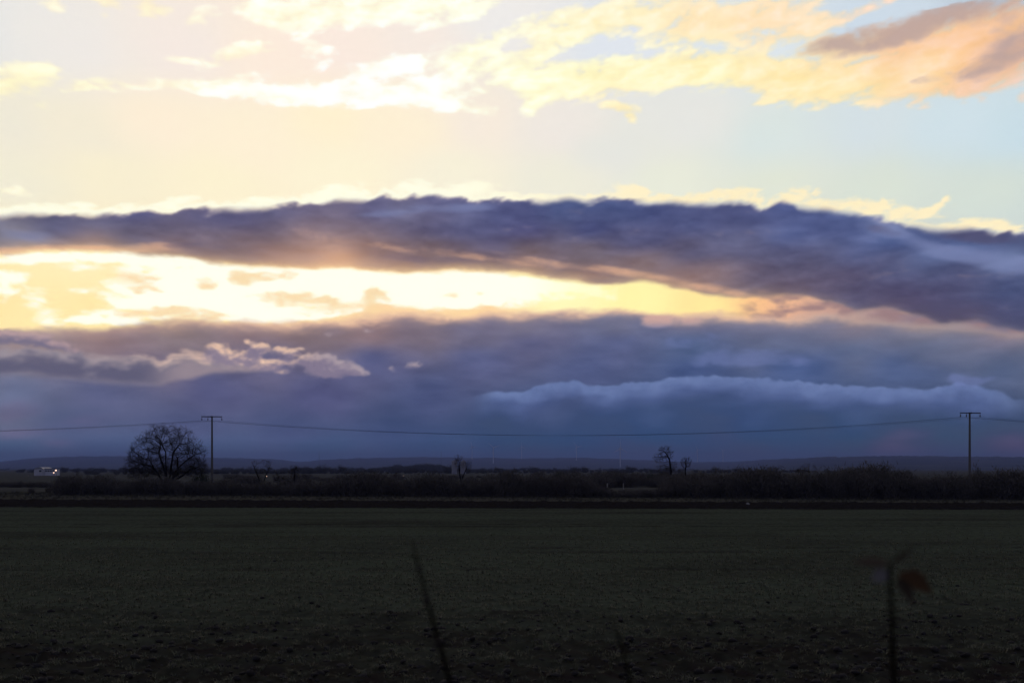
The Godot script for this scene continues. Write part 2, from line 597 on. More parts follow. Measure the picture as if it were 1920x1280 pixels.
func build_hedges() -> void:
	for k in 4:
		shrub_kinds.append(shrub_meshes(100 + k, 1.1, 3000, false, 0.3 + 0.3 * (k % 2)))
	shrub_kinds.append(shrub_meshes(110, 0.9, 2600, true))
	shrub_kinds.append(shrub_meshes(111, 0.8, 900, false, 1.4))
	var rng := RandomNumberGenerator.new()
	rng.seed = 21
	var x := 108.0
	while x < 2030.0:
		var d := hedge_depth(x) + rng.randf_range(-0.8, 0.8)
		var h := maxf(0.7, height_of(along(HEDGE, x), d) * (1.06 + 0.3 * clumps.get_noise_2d(x * 0.02, 5.0)) * rng.randf_range(0.82, 1.26))
		var at := spot(x, d)
		shrub("hedge_shrub", rng.randi() % 4, at, h, maxf(h * rng.randf_range(0.95, 1.25), 2.0), rng.randf() * TAU, "dark leafless shrub in the front hedge, " + beside(x), "shrubs of the hedge behind the ploughed strip")
		x += rng.randf_range(13.0, 19.0)
	# a second, ragged line behind it
	x = 60.0
	while x < 2030.0:
		var d := hedge_depth(x) + rng.randf_range(5.0, 14.0)
		var h := maxf(0.9, height_of(along(HEDGE, x), d) * rng.randf_range(0.85, 1.25))
		if x < 105.0:
			h = 0.9
		shrub("rear_shrub", rng.randi() % 4, spot(x, d), h, h * rng.randf_range(1.0, 1.4), rng.randf() * TAU, "dark shrub just behind the front hedge, " + beside(x), "shrubs of the second row behind the hedge")
		x += rng.randf_range(24.0, 36.0)
	# far hedge at the left end, and the rows across the plain
	x = -30.0
	while x < 135.0:
		shrub("low_bush", rng.randi() % 4, spot(x, 166.0 + rng.randf_range(-3, 3)), rng.randf_range(0.8, 1.35), rng.randf_range(1.8, 2.6), rng.randf() * TAU, "low dark bush on the open ground in front of the white hall", "low bushes in front of the white hall")
		x += rng.randf_range(9.0, 15.0)
	for k in 46:
		var bx := rng.randf_range(420.0, 1010.0)
		var d := rng.randf_range(170.0, 330.0)
		var top := rng.randf_range(886.0, 895.0)
		shrub("plain_bush", rng.randi() % 4, spot(bx, d), clampf(height_of(top, d), 1.0, 4.0), rng.randf_range(2.5, 5.0), rng.randf() * TAU, "grey bush out on the plain, " + beside(bx), "bushes scattered over the plain beyond the hedge")
	for k in 40:
		var bx := rng.randf_range(1000.0, 1760.0)
		var d := rng.randf_range(150.0, 230.0)
		var top := rng.randf_range(878.0, 889.0)
		shrub("grove_bush", rng.randi() % 4, spot(bx, d), clampf(height_of(top, d), 1.0, 4.0), rng.randf_range(2.5, 4.5), rng.randf() * TAU, "dark bush in the grove behind the hedge, " + beside(bx), "bushes of the grove behind the hedge")
	for k in 44:
		var bx := rng.randf_range(1085.0, 1345.0)
		var d := rng.randf_range(138.0, 185.0)
		if bx < 1250.0:
			d = rng.randf_range(158.0, 190.0)
		var top := rng.randf_range(880.0, 891.0)
		shrub("grove_bush", rng.randi() % 4, spot(bx, d), clampf(height_of(top, d), 1.2, 4.0), rng.randf_range(3.0, 4.5), rng.randf() * TAU, "dark bush in the grove behind the hedge, " + beside(bx), "bushes of the grove behind the hedge")
	# bushes that stand out
	shrub("rounded_bush", 4, spot(377, 121.0), height_of(869, 121.0), 2.4, 0.3, "dense dark bush between the large bare tree and its power pole")
	shrub("rounded_bush", 4, spot(1045, 150.0), height_of(881, 150.0), 4.2, 0.0, "broad dark block of evergreen beside the dome-shaped bush")
	shrub("rounded_bush", 0, spot(1076, 148.0), height_of(873, 148.0), 4.4, 1.0, "dome-shaped twiggy bush rising beside the dark evergreen block")
	shrub("rounded_bush", 1, spot(935, 150.0), height_of(879, 150.0), 4.6, 2.0, "rounded bush by itself to the side of the pale silos")
	shrub("evergreen_bush", 4, spot(1187, 170.0), height_of(882, 170.0), 1.9, 0.0, "small round-topped evergreen with a low bare bush on each side")
	shrub("evergreen_bush", 4, spot(1221, 170.0), height_of(877, 170.0), 2.1, 2.0, "taller round-topped evergreen next to the leaning ragged tree")
	shrub("evergreen_bush", 4, spot(1240, 165.0), height_of(880, 165.0), 1.8, 4.0, "evergreen at the foot of the leaning ragged tree")
	shrub("twiggy_bush", 0, spot(1118, 160.0), height_of(884, 160.0), 3.4, 0.0, "low reddish twiggy bush behind the pale marker posts")
	shrub("twiggy_bush", 2, spot(1165, 165.0), height_of(880, 165.0), 2.8, 0.0, "thin-topped twiggy bush between the two pale marker posts")
	shrub("tall_bush", 1, spot(1612, 106.0), height_of(862, 106.0), 5.6, 0.0, "tallest bush of the hedge, wide and twiggy, with a lower dark one beside it")
	shrub("tall_bush", 3, spot(1588, 107.0), height_of(870, 107.0), 4.2, 2.0, "twiggy shoulder of the tallest bush of the hedge")
	shrub("tall_bush", 4, spot(1654, 105.0), height_of(872, 105.0), 3.2, 0.0, "dark dense bush leaning against the tallest bush of the hedge")
	shrub("wand_bush", 5, spot(1835, 101.0), height_of(863, 101.0), 2.4, 0.0, "tall wand-like shoots growing just past the power pole's foot")
	shrub("wand_bush", 5, spot(1790, 102.0), height_of(881, 102.0), 2.6, 1.0, "shorter wand-like shoots in front of the power pole's foot")
	shrub("wand_bush", 5, spot(1868, 100.0), height_of(876, 100.0), 2.2, 2.0, "dark clump of shoots between the wand-like shoots and the hedge's end")
	shrub("wand_bush", 5, spot(1908, 99.0), height_of(879, 99.0), 2.4, 3.0, "ragged shoots at the end of the hedge past the power pole")
	shrub("wand_bush", 5, spot(125, 117.0), height_of(886, 117.0), 2.0, 3.0, "upright shrub that begins the hedge next to the open ground")

# ---------------------------------------------------------------- trees
func grow_tree(rng: RandomNumberGenerator, seeds: Array, goals: PackedVector3Array, step: float, reach: float, kill: float, rounds: int) -> Array:
	# branches grow step by step towards goals spread through the crown; returns positions and parents
	var at := PackedVector3Array()
	var parent := PackedInt32Array()
	for chain in seeds:
		var last := -1
		if chain.size() > 0 and chain[0] is int:
			last = chain[0]
		for p in chain:
			if p is int:
				continue
			if last >= 0:
				var from := at[last]
				var steps := maxi(1, int((p as Vector3).distance_to(from) / step))
				for k in steps:
					var q: Vector3 = from.lerp(p, float(k + 1) / steps)
					if k < steps - 1:
						q += Vector3(rng.randfn(0, 0.04), rng.randfn(0, 0.04), rng.randfn(0, 0.04)) * step
					at.append(q)
					parent.append(last)
					last = at.size() - 1
			else:
				at.append(p)
				parent.append(-1)
				last = at.size() - 1
	var n := goals.size()
	var best := PackedInt32Array()
	var dist := PackedFloat32Array()
	best.resize(n)
	dist.resize(n)
	dist.fill(1e9)
	var seen := 0
	var alive := PackedByteArray()
	alive.resize(n)
	alive.fill(1)
	for round_ in rounds:
		var now := at.size()
		for g in n:
			if alive[g] == 0:
				continue
			var p := goals[g]
			var dd := dist[g]
			var bb := best[g]
			for k in range(seen, now):
				var e := at[k].distance_squared_to(p)
				if e < dd:
					dd = e
					bb = k
			dist[g] = dd
			best[g] = bb
			if dd < kill * kill:
				alive[g] = 0
		seen = now
		var pull := {}
		for g in n:
			if alive[g] == 1 and dist[g] < reach * reach:
				pull[best[g]] = pull.get(best[g], Vector3.ZERO) + (goals[g] - at[best[g]]).normalized()
		if pull.is_empty():
			break
		for k in pull:
			var v: Vector3 = (pull[k] as Vector3).normalized() + Vector3(rng.randfn(0, 0.12), rng.randfn(0, 0.12), rng.randfn(0, 0.12))
			at.append(at[k] + v.normalized() * step)
			parent.append(k)
	return [at, parent]

func tree(called: String, where: Vector3, label: String, seeds: Array, goals: PackedVector3Array, step: float, seed_: int, trunk_radius: float, twigs: int, twig_length: float, twig_radius := 0.011, rounds := 90) -> Node3D:
	var rng := RandomNumberGenerator.new()
	rng.seed = seed_
	var got := grow_tree(rng, seeds, goals, step, maxf(step * 9.0, 1.6), step * 1.45, rounds)
	var at: PackedVector3Array = got[0]
	var parent: PackedInt32Array = got[1]
	var flow := PackedFloat32Array()
	flow.resize(at.size())
	var kids := PackedInt32Array()
	kids.resize(at.size())
	for k in range(at.size() - 1, -1, -1):
		if kids[k] == 0:
			flow[k] = 1.0
		if parent[k] >= 0:
			flow[parent[k]] += flow[k]
			kids[parent[k]] += 1
	var most := flow[0]
	var trunk := fresh()
	var crown := fresh()
	for k in at.size():
		var p := parent[k]
		if p < 0:
			continue
		var ra := maxf(twig_radius, trunk_radius * pow(flow[p] / most, 0.5))
		var rb := maxf(twig_radius * 0.8, trunk_radius * pow(flow[k] / most, 0.5))
		ra = minf(ra, rb * 1.25)
		if rb > trunk_radius * 0.34:
			tube(trunk, at[p], at[k], ra, rb, 7)
		else:
			tube(crown, at[p], at[k], ra, rb, 4 if rb > 0.03 else 3)
		if rb < trunk_radius * 0.16:
			var out := (at[k] - at[p]).normalized()
			for q in twigs:
				var dir := (out * 0.7 + Vector3(rng.randfn(0, 0.55), rng.randfn(0.2, 0.5), rng.randfn(0, 0.55))).normalized()
				var l := twig_length * rng.randf_range(0.5, 1.0)
				var tip := at[k] + dir * l
				tube(crown, at[k], tip, twig_radius * 0.7, twig_radius * 0.3, 3)
				for s in 5:
					var from := at[k].lerp(tip, rng.randf_range(0.2, 1.0))
					var d2 := (dir * 0.8 + Vector3(rng.randfn(0, 0.6), rng.randfn(0.2, 0.5), rng.randfn(0, 0.6))).normalized()
					var side := d2.cross(Vector3(rng.randfn(), rng.randfn(), rng.randfn())).normalized() * twig_radius * 0.75
					for v in [from - side, from + side, from + d2 * twig_length * rng.randf_range(0.4, 0.8)]:
						crown.set_normal(side.cross(d2).normalized())
						crown.add_vertex(v)
	var o := thing(called, where, label, "tree")
	part("trunk", trunk.commit(), dye("trunk bark", Color(0.13, 0.116, 0.096)), o)
	part("crown", crown.commit(), dye("twig bark", Color(0.26, 0.23, 0.18)), o)
	return o

func cloud_of(rng: RandomNumberGenerator, count: int, centre: Vector3, radii: Vector3, hollow := 0.3, floor_ := -1e9) -> PackedVector3Array:
	var out := PackedVector3Array()
	while out.size() < count:
		var v := Vector3(rng.randf_range(-1, 1), rng.randf_range(-1, 1), rng.randf_range(-1, 1))
		var l := v.length()
		if l > 1.0 or l < hollow * rng.randf():
			continue
		var p := centre + v * radii
		if p.y > floor_:
			out.append(p)
	return out

func build_trees() -> void:
	var rng := RandomNumberGenerator.new()
	rng.seed = 77
	# the large old tree: several limbs from a short trunk, a round crown down to the hedge
	var goals := cloud_of(rng, 1800, Vector3(-0.1, 4.9, 0), Vector3(5.3, 4.7, 4.9), 0.8, 2.3)
	var broken := PackedVector3Array()
	for p in goals:
		if lumps.get_noise_3d(p.x * 0.42, p.y * 0.42, p.z * 0.42) > -0.12 or p.length() < 4.0:
			broken.append(p)
	goals = broken
	goals.append_array(cloud_of(rng, 240, Vector3(-3.9, 3.4, 0.3), Vector3(1.9, 1.5, 2.2)))
	goals.append_array(cloud_of(rng, 200, Vector3(3.7, 3.6, -0.2), Vector3(1.8, 1.2, 2.2)))
	var seeds := [
		[Vector3(0, -0.1, 0), Vector3(0.02, 0.7, 0), Vector3(-0.05, 1.5, 0.05)],
		[4, Vector3(-0.75, 1.9, 0.2), Vector3(-1.25, 3.0, 0.5), Vector3(-2.1, 3.8, 0.4), Vector3(-3.5, 4.1, 0.2)],
		[5, Vector3(-0.5, 2.8, -0.5), Vector3(-1.2, 4.4, -0.9), Vector3(-1.5, 5.6, -0.8), Vector3(-1.2, 7.0, -0.7)],
		[5, Vector3(-0.05, 2.8, 0.3), Vector3(-0.1, 4.6, 0.5), Vector3(-0.15, 5.7, 0.3), Vector3(-0.7, 6.9, 0.6)],
		[5, Vector3(0.5, 2.6, 0.4), Vector3(0.85, 4.0, 0.9), Vector3(1.2, 5.6, 1.2), Vector3(1.9, 6.6, 1.1)],
		[5, Vector3(0.6, 2.5, -0.5), Vector3(1.2, 3.8, -1.2), Vector3(2.2, 4.8, -1.6), Vector3(3.1, 5.4, -1.7)],
		[4, Vector3(0.95, 1.9, -0.1), Vector3(2.0, 2.6, -0.3), Vector3(2.9, 3.3, -0.2), Vector3(4.2, 3.7, 0.1)],
		[4, Vector3(-0.4, 1.9, 0.7), Vector3(-0.9, 3.2, 1.9), Vector3(-1.3, 4.6, 2.8)],
		[4, Vector3(0.3, 2.0, -0.8), Vector3(0.5, 3.4, -2.2), Vector3(0.2, 4.9, -3.0)]]
	tree("bare_tree", spot(314, 120.0), "large bare tree with a wide round crown beside the power pole", seeds, goals, 0.25, 5, 0.37, 3, 0.66, 0.009)
	# the leaning ragged tree and its small companion
	var d := 150.0
	var u := d / LENS
	goals = cloud_of(rng, 190, Vector3(-0.9, 5.9, 0), Vector3(1.5, 1.5, 1.4))
	goals.append_array(cloud_of(rng, 60, Vector3(-2.3, 5.2, 0), Vector3(1.0, 0.9, 0.9)))
	goals.append_array(cloud_of(rng, 110, Vector3(-1.4, 3.4, 0), Vector3(1.5, 1.2, 1.2)))
	goals.append_array(cloud_of(rng, 40, Vector3(0.5, 4.0, 0), Vector3(0.7, 0.9, 0.7)))
	tree("ragged_tree", spot(1258, d), "tall ragged bare tree leaning to one side above the hedge", [[Vector3(0, -0.1, 0), Vector3(0.1, 2.0, 0), Vector3(-0.05, 3.6, 0), Vector3(-0.25, 5.0, 0.1), Vector3(-0.7, 5.9, 0)]], goals, 0.17, 6, 0.17, 2, 0.45, 0.008)
	goals = cloud_of(rng, 150, Vector3(0.1, 4.5, 0), Vector3(1.15, 1.0, 1.1))
	goals.append_array(cloud_of(rng, 40, Vector3(-0.8, 3.0, 0), Vector3(0.7, 0.8, 0.7)))
	tree("small_tree", spot(1285, d), "small round-headed bare tree beside the tall ragged one", [[Vector3(0, -0.1, 0), Vector3(0.1, 1.6, 0), Vector3(0, 3.2, 0), Vector3(0.15, 3.9, 0)]], goals, 0.16, 7, 0.13, 2, 0.4, 0.009)
	# the forked tree in front of the silos
	d = 160.0
	goals = cloud_of(rng, 130, Vector3(-0.5, 4.6, 0), Vector3(0.9, 1.6, 0.9))
	goals.append_array(cloud_of(rng, 90, Vector3(1.1, 3.9, 0), Vector3(0.9, 1.1, 0.8)))
	tree("forked_tree", spot(865, d), "forked bare tree standing in front of the pale silos", [[Vector3(0, -0.1, 0), Vector3(-0.05, 1.2, 0), Vector3(-0.3, 2.4, 0), Vector3(-0.4, 4.2, 0.1)], [4, Vector3(0.35, 2.2, 0), Vector3(0.8, 3.2, 0)]], goals, 0.16, 8, 0.15, 2, 0.42, 0.01)
	# thin open trees
	d = 135.0
	goals = cloud_of(rng, 90, Vector3(-0.2, 3.6, 0), Vector3(2.0, 1.3, 1.6))
	tree("thin_tree", spot(490, d), "thin bare tree with open spreading branches and a lamp behind it", [[Vector3(0, -0.1, 0), Vector3(0.05, 1.2, 0), Vector3(0.1, 1.8, 0)], [4, Vector3(-1.0, 3.4, 0), Vector3(-1.5, 4.5, 0)], [4, Vector3(1.0, 3.2, 0), Vector3(1.5, 4.4, 0)]], goals, 0.2, 9, 0.11, 2, 0.4, 0.009)
	goals = cloud_of(rng, 120, Vector3(0, 2.8, 0), Vector3(0.9, 1.2, 0.9))
	tree("slender_tree", spot(551, 145.0), "slender bushy bare tree on the plain near the thin one", [[Vector3(0, -0.1, 0), Vector3(0, 1.2, 0), Vector3(0.1, 2.6, 0)]], goals, 0.15, 10, 0.11, 3, 0.4, 0.011)
	goals = cloud_of(rng, 110, Vector3(0, 2.5, 0), Vector3(1.3, 1.0, 1.0))
	tree("slender_tree", spot(520, 140.0), "low twiggy tree between the thin tree and the slender one", [[Vector3(0, -0.1, 0), Vector3(0, 0.9, 0), Vector3(0.1, 1.8, 0)]], goals, 0.16, 13, 0.09, 3, 0.4, 0.011)
	goals = cloud_of(rng, 110, Vector3(0, 3.2, 0), Vector3(1.3, 1.0, 1.2))
	tree("thin_tree", spot(1517, 112.0), "thin bare sapling sticking up from the hedge before the tallest bush", [[Vector3(0, -0.1, 0), Vector3(0, 1.6, 0), Vector3(0.05, 3.9, 0)], [6, Vector3(0.5, 2.6, 0.1), Vector3(0.8, 3.4, 0.2)]], goals, 0.17, 11, 0.08, 2, 0.35, 0.008)

# ---------------------------------------------------------------- the power line
func build_power_line() -> void:
	var concrete := dye("weathered concrete", Color(0.12, 0.115, 0.105))
	var steel := dye("dull steel", Color(0.07, 0.07, 0.072), 0.7)
	var ceramic := dye("brown ceramic", Color(0.05, 0.03, 0.022), 0.35)
	var wire := dye("wire", Color(0.04, 0.04, 0.042), 0.6)
	# [survey x, metres out, survey y of the top, label]
	var poles := [[-1010.0, 138.0, 783.0, "concrete power pole beyond the large tree's side of the line"], [397.0, 130.0, 780.0, "concrete power pole with a T-shaped crossarm beside the large bare tree"], [1819.0, 122.0, 773.0, "concrete power pole with a T-shaped crossarm above the hedge's wand-like shoots"], [3200.0, 114.0, 768.0, "concrete power pole beyond the wand-like shoots' end of the line"]]
	var lathe_pole := lathe([[0.2, -0.3], [0.19, 0.0], [0.115, 11.0], [0.0, 11.01]], 14)
	var hung := [-1.42, -0.56, 1.42]
	var ins := lathe([[0.0, -0.5], [0.03, -0.5], [0.035, -0.44], [0.09, -0.42], [0.04, -0.38], [0.09, -0.33], [0.04, -0.29], [0.09, -0.24], [0.04, -0.2], [0.02, -0.18], [0.02, 0.0]], 10)
	var hooks: Array = []
	for p in poles:
		var h := height_of(p[2], p[1])
		var turn := 0.1
		var o := thing("power_pole", spot(p[0], p[1]), p[3], "power pole", "power poles along the line", turn)
		var shaft := part("shaft", lathe_pole, concrete, o)
		shaft.scale = Vector3(1, h / 11.0, 1)
		part("crossarm", box(Vector3(2.96, 0.13, 0.14)), steel, o, Vector3(0, h - 0.09, 0.14))
		part("clamp", box(Vector3(0.34, 0.2, 0.05)), steel, o, Vector3(0, h - 0.1, 0.2355))
		var points: Array = []
		for x in hung:
			part("insulator", ins, ceramic, o, Vector3(x, h - 0.15, 0.14))
			points.append(o.position + Basis(Vector3.UP, turn) * Vector3(x, h - 0.66, 0.14))
		hooks.append(points)
	for k in 3:
		for s in 3:
			var a: Vector3 = hooks[s][k]
			var b: Vector3 = hooks[s + 1][k]
			var st := fresh()
			var sag := [1.9, 2.35, 2.1][s] as float
			var last := a
			for i in range(1, 41):
				var t := i / 40.0
				var q := a.lerp(b, t) + Vector3.DOWN * sag * 4.0 * t * (1.0 - t)
				tube(st, last, q, 0.011, 0.011, 5)
				last = q
			var span := ["reaching out past the large bare tree", "slung between the two power poles", "running on past the wand-like shoots"][s] as String
			var o := part("power_wire", st.commit(), wire, self)
			tag(o, "thin dark %s %s" % [["front wire", "middle wire", "back wire"][k], span], "wire", "wires of the power line")

# ---------------------------------------------------------------- far things
func build_far_things() -> void:
	var rng := RandomNumberGenerator.new()
	rng.seed = 31
	# wood on the plain, far off
	var mm := MultiMesh.new()
	mm.transform_format = MultiMesh.TRANSFORM_3D
	mm.mesh = shrub_kinds[0][1]
	var places: Array = []
	for k in 300:
		var x := rng.randf_range(692.0, 845.0)
		var d := rng.randf_range(1050.0, 1400.0)
		var top := along([[692, 877], [730, 872], [745, 869], [760, 872], [790, 867], [830, 869], [845, 875]], x) + rng.randf_range(0.0, 5.0)
		var h := maxf(4.0, height_of(top, d))
		places.append(Transform3D(Basis(Vector3.UP, rng.randf() * TAU).scaled(Vector3(h * 1.1, h, h * 1.1)), spot(x, d)))
	for row in 16:
		var d := 520.0 * pow(1.11, row)
		var x0 := rng.randf_range(-150.0, 700.0)
		var x1 := x0 + rng.randf_range(300.0, 1300.0)
		var x := x0
		while x < x1:
			var h := rng.randf_range(1.6, 3.4) * (2.0 if rng.randf() < 0.12 else 1.0)
			places.append(Transform3D(Basis(Vector3.UP, rng.randf() * TAU).scaled(Vector3(h * 1.5, h, h * 1.5)), spot(x, d + rng.randf_range(-12, 12) + (x - x0) * 0.15)))
			x += rng.randf_range(0.5, 1.6) * h * 1.2 * LENS / d + (rng.randf_range(10, 60) if rng.randf() < 0.08 else 0.0)
	mm.instance_count = places.size()
	for k in places.size():
		mm.set_instance_transform(k, places[k])
	var wood := MultiMeshInstance3D.new()
	wood.name = "distant_wood"
	wood.multimesh = mm
	wood.material_override = dye("far wood", Color(0.075, 0.07, 0.055))
	add_child(wood)
	tag(wood, "far-off woods and field hedges in front of the hills", "woods", "", "stuff")
	# the white hall on the left
	var white := dye("white render", Color(0.6, 0.61, 0.64))
	var slate := dye("slate", Color(0.09, 0.09, 0.1))
	var glass := dye("dark glazing", Color(0.03, 0.035, 0.045), 0.2)
	var d := 430.0
	var m := d / LENS
	var hall := thing("hall", spot(72, d), "white hall with a rounded gable block and a long low wing", "building")
	var gable := fresh()
	var ring := PackedVector3Array()
	for k in 13:
		var a := PI * k / 12.0
		ring.append(Vector3(cos(a) * 9.0 * m, 5.5 * m + sin(a) * 5.5 * m, 0))
	for z in [0.0, -9.0]:
		for k in 12:
			for q in [ring[k], ring[k + 1], Vector3(0, 5.5 * m, 0)]:
				gable.add_vertex(q + Vector3(0, 0, z))
		for q in [ring[0], Vector3(-9.0 * m, 5.5 * m, 0), Vector3(-9.0 * m, -3.0, 0), ring[0], Vector3(-9.0 * m, -3.0, 0), Vector3(9.0 * m, -3.0, 0)]:
			gable.add_vertex(q + Vector3(0, 0, z))
	for k in 12:
		for q in [ring[k], ring[k + 1], ring[k + 1] + Vector3(0, 0, -9), ring[k], ring[k + 1] + Vector3(0, 0, -9), ring[k] + Vector3(0, 0, -9)]:
			gable.add_vertex(q)
	for sx in [-9.0 * m, 9.0 * m]:
		for q in [Vector3(sx, -3, 0), Vector3(sx, 5.5 * m, 0), Vector3(sx, 5.5 * m, -9), Vector3(sx, -3, 0), Vector3(sx, 5.5 * m, -9), Vector3(sx, -3, -9)]:
			gable.add_vertex(q)
	gable.generate_normals()
	var lift := 1.2
	part("gable_block", gable.commit(), white, hall, Vector3(0, lift, 0))
	part("wing", box(Vector3(21.0 * m, 8.0 * m + lift, 4.0)), white, hall, Vector3(19.6 * m, (8.0 * m + lift) / 2.0, -2.5))
	part("roof", box(Vector3(21.4 * m, 0.3, 4.6)), slate, hall, Vector3(19.9 * m, 8.0 * m + lift + 0.16, -2.5))
	for k in 4:
		part("window", box(Vector3(3.0 * m, 2.6 * m, 0.12)), glass, hall, Vector3((12.5 + 4.6 * k) * m, lift + 4.2 * m, -0.46))
	part("window", box(Vector3(4.0 * m, 3.0 * m, 0.12)), glass, hall, Vector3(2.5 * m, lift + 4.0 * m, 0.02))
	# lit lamps, small and far; one below the wood is an added roof stand-in
	var lamps := [[105.0, 880.0, 400.0, 2.2, "brighter of two lit lamps on tall posts above the white hall", 0.34], [101.0, 884.5, 405.0, 1.6, "lower of two lit lamps on posts above the white hall", 0.3], [500.0, 891.0, 380.0, 0.7, "lit lamp on a post seen behind the thin bare tree", 0.26], [757.0, 891.0, 420.0, 0.7, "added lit lamp standing in for a white roof below the far wood", 0.28], [1579.0, 875.5, 1400.0, 0.8, "single lit lamp at the foot of the hills near the tallest bush", 0.5], [53.0, 891.0, 420.0, 0.12, "faint lamp on a post beside the white hall's gable", 0.24]]
	for l in lamps:
		var h := height_of(l[1], l[2])
		var o := thing("street_lamp", spot(l[0], l[2]), l[4], "street lamp", "lit lamps on the plain")
		part("post", lathe([[0.08, 0.0], [0.05, h - 0.2], [0.0, h - 0.19]], 8), slate, o)
		part("arm", box(Vector3(0.07, 0.07, 0.6)), slate, o, Vector3(0, h - 0.1, 0.25))
		var glow := StandardMaterial3D.new()
		glow.albedo_color = Color(0.9, 0.85, 0.8)
		glow.emission_enabled = true
		glow.emission = Color(1.0, 0.82, 0.72)
		glow.emission_energy_multiplier = l[3]
		var bulb := SphereMesh.new()
		bulb.radius = l[5]
		bulb.height = l[5] * 1.5
		bulb.radial_segments = 12
		bulb.rings = 6
		part("lamp_head", bulb, glow, o, Vector3(0, h - 0.14 - l[5] * 0.76, 0.5))
		var shine := OmniLight3D.new()
		shine.name = "lamp_light"
		shine.light_color = Color(1.0, 0.82, 0.7)
		shine.light_energy = 0.25 * l[3]
		shine.light_size = l[5]
		shine.omni_range = 40.0
		shine.omni_attenuation = 2.0
		shine.shadow_enabled = true
		o.add_child(shine)
		shine.position = Vector3(0, h - 0.3 - l[5] * 1.6, 0.5)
	# grain silos
	d = 560.0
	m = d / LENS
	var pale := dye("pale sheet metal", Color(0.3, 0.3, 0.33), 0.6)
	var silo_h := height_of(862.0, d)
	for s in [[852.0, 0.0, "pale cylindrical silo half hidden by the forked tree's outer fork"], [868.5, 4.0, "pale cylindrical silo seen between the forked tree's limbs"]]:
		var o := thing("silo", spot(s[0], d + s[1]), s[2], "silo", "silos behind the forked tree")
		var r: float = 5.2 * m
		part("drum", lathe([[r, 0.0], [r, silo_h - 1.6]], 24), pale, o)
		part("roof", lathe([[r + 0.12, silo_h - 1.6], [r + 0.12, silo_h - 1.5], [0.4, silo_h - 0.2], [0.4, silo_h], [0.0, silo_h + 0.02]], 24), pale, o)
		for k in 4:
			part("hoop", lathe([[r + 0.01, 1.5 + 2.2 * k], [r + 0.06, 1.52 + 2.2 * k], [r + 0.06, 1.62 + 2.2 * k], [r + 0.01, 1.64 + 2.2 * k]], 24), pale, o)
	# marker posts in the gap of the hedge
	var post_paint := dye("pale post", Color(0.3, 0.29, 0.27))
	var post_cap := dye("dark cap", Color(0.03, 0.03, 0.03))
	for p in [[1139.0, "thicker pale marker post in the low stretch of the hedge"], [1169.0, "thinner pale marker post in the low stretch of the hedge"]]:
		var o := thing("marker_post", spot(p[0], 124.0), p[1], "post", "marker posts in the low stretch of the hedge")
		var wide := 0.17 if p[0] < 1150.0 else 0.13
		part("shaft", lathe([[wide * 0.5, -0.1], [wide * 0.5, 1.45]], 10), post_paint, o)
		part("cap", lathe([[wide * 0.55, 1.45], [wide * 0.55, 1.53], [0.0, 1.57]], 10), post_cap, o)
	# something white lying on the verge
	var litter := fresh()
	var pts: Array = []
	for k in 9:
		pts.append(Vector3(cos(TAU * k / 9.0) * rng.randf_range(0.22, 0.4), rng.randf_range(0.03, 0.12), sin(TAU * k / 9.0) * rng.randf_range(0.15, 0.3)))
	for k in 9:
		for q in [Vector3(0.04, 0.3, 0.0), pts[(k + 1) % 9], pts[k]]:
			litter.add_vertex(q)
		var lo0 := Vector3(pts[k].x, 0, pts[k].z)
		var lo1 := Vector3(pts[(k + 1) % 9].x, 0, pts[(k + 1) % 9].z)
		for q in [pts[k], pts[(k + 1) % 9], lo1, pts[k], lo1, lo0]:
			litter.add_vertex(q)
	litter.generate_normals()
	var stone := part("pale_stone", litter.commit(), dye("pale stone", Color(0.2, 0.2, 0.2)), self, spot(1402, 81.5, 0.1))
	tag(stone, "small pale stone lying on the verge by the ploughed strip", "stone")
	# wind turbines on the hills
	var turbine_white := dye("turbine white", Color(0.8, 0.8, 0.8), 0.5)
	var turbines := [[885.0, 6900.0, 0.3, "white wind turbine on the hills just past the silos"], [925.0, 5600.0, 0.9, "white wind turbine on the hills above the lone rounded bush"], [978.0, 7400.0, 0.1, "faint wind turbine between the lone rounded bush and the dark evergreen block"], [1081.0, 6600.0, 0.6, "white wind turbine on the hills above the dome-shaped bush"], [1163.0, 4700.0, 0.0, "tallest white wind turbine, above the pale marker posts"], [1308.0, 7000.0, 0.5, "faint wind turbine just past the small round-headed tree"], [1356.0, 7600.0, 0.8, "faintest wind turbine, farther along the hills from the small round-headed tree"]]
	for t in turbines:
		var p := spot(t[0], t[1])
		p.y = hill_height(p.x, t[1]) - 1.0
		var o := thing("wind_turbine", p, t[3], "wind turbine", "wind turbines on the hills", 0.3)
		part("tower", lathe([[2.6, 0.0], [1.6, 98.0]], 16), turbine_white, o)
		part("nacelle", box(Vector3(4.0, 4.2, 11.0)), turbine_white, o, Vector3(0, 100.0, -2.0))
		part("hub", lathe([[0.0, -1.6], [1.6, -1.5], [1.7, 0.0], [1.2, 1.4], [0.0, 2.0]], 12), turbine_white, o, Vector3(0, 100.0, 4.6), Vector3(PI / 2, 0, 0))
		for k in 3:
			var blade := fresh()
			var prof := [[0.9, 0.9, 1.0], [1.9, 0.5, 8.0], [1.3, 0.35, 24.0], [0.35, 0.12, 46.0]]
			for q in range(1, prof.size()):
				var a: Array = prof[q - 1]
				var b: Array = prof[q]
				var ca := [Vector3(-a[0], a[2], 0), Vector3(0, a[2], a[1]), Vector3(a[0], a[2], 0), Vector3(0, a[2], -a[1])]
				var cb := [Vector3(-b[0], b[2], 0), Vector3(0, b[2], b[1]), Vector3(b[0], b[2], 0), Vector3(0, b[2], -b[1])]
				for i in 4:
					for v in [ca[i], cb[(i + 1) % 4], cb[i], ca[i], ca[(i + 1) % 4], cb[(i + 1) % 4]]:
						blade.add_vertex(v)
			blade.generate_normals()
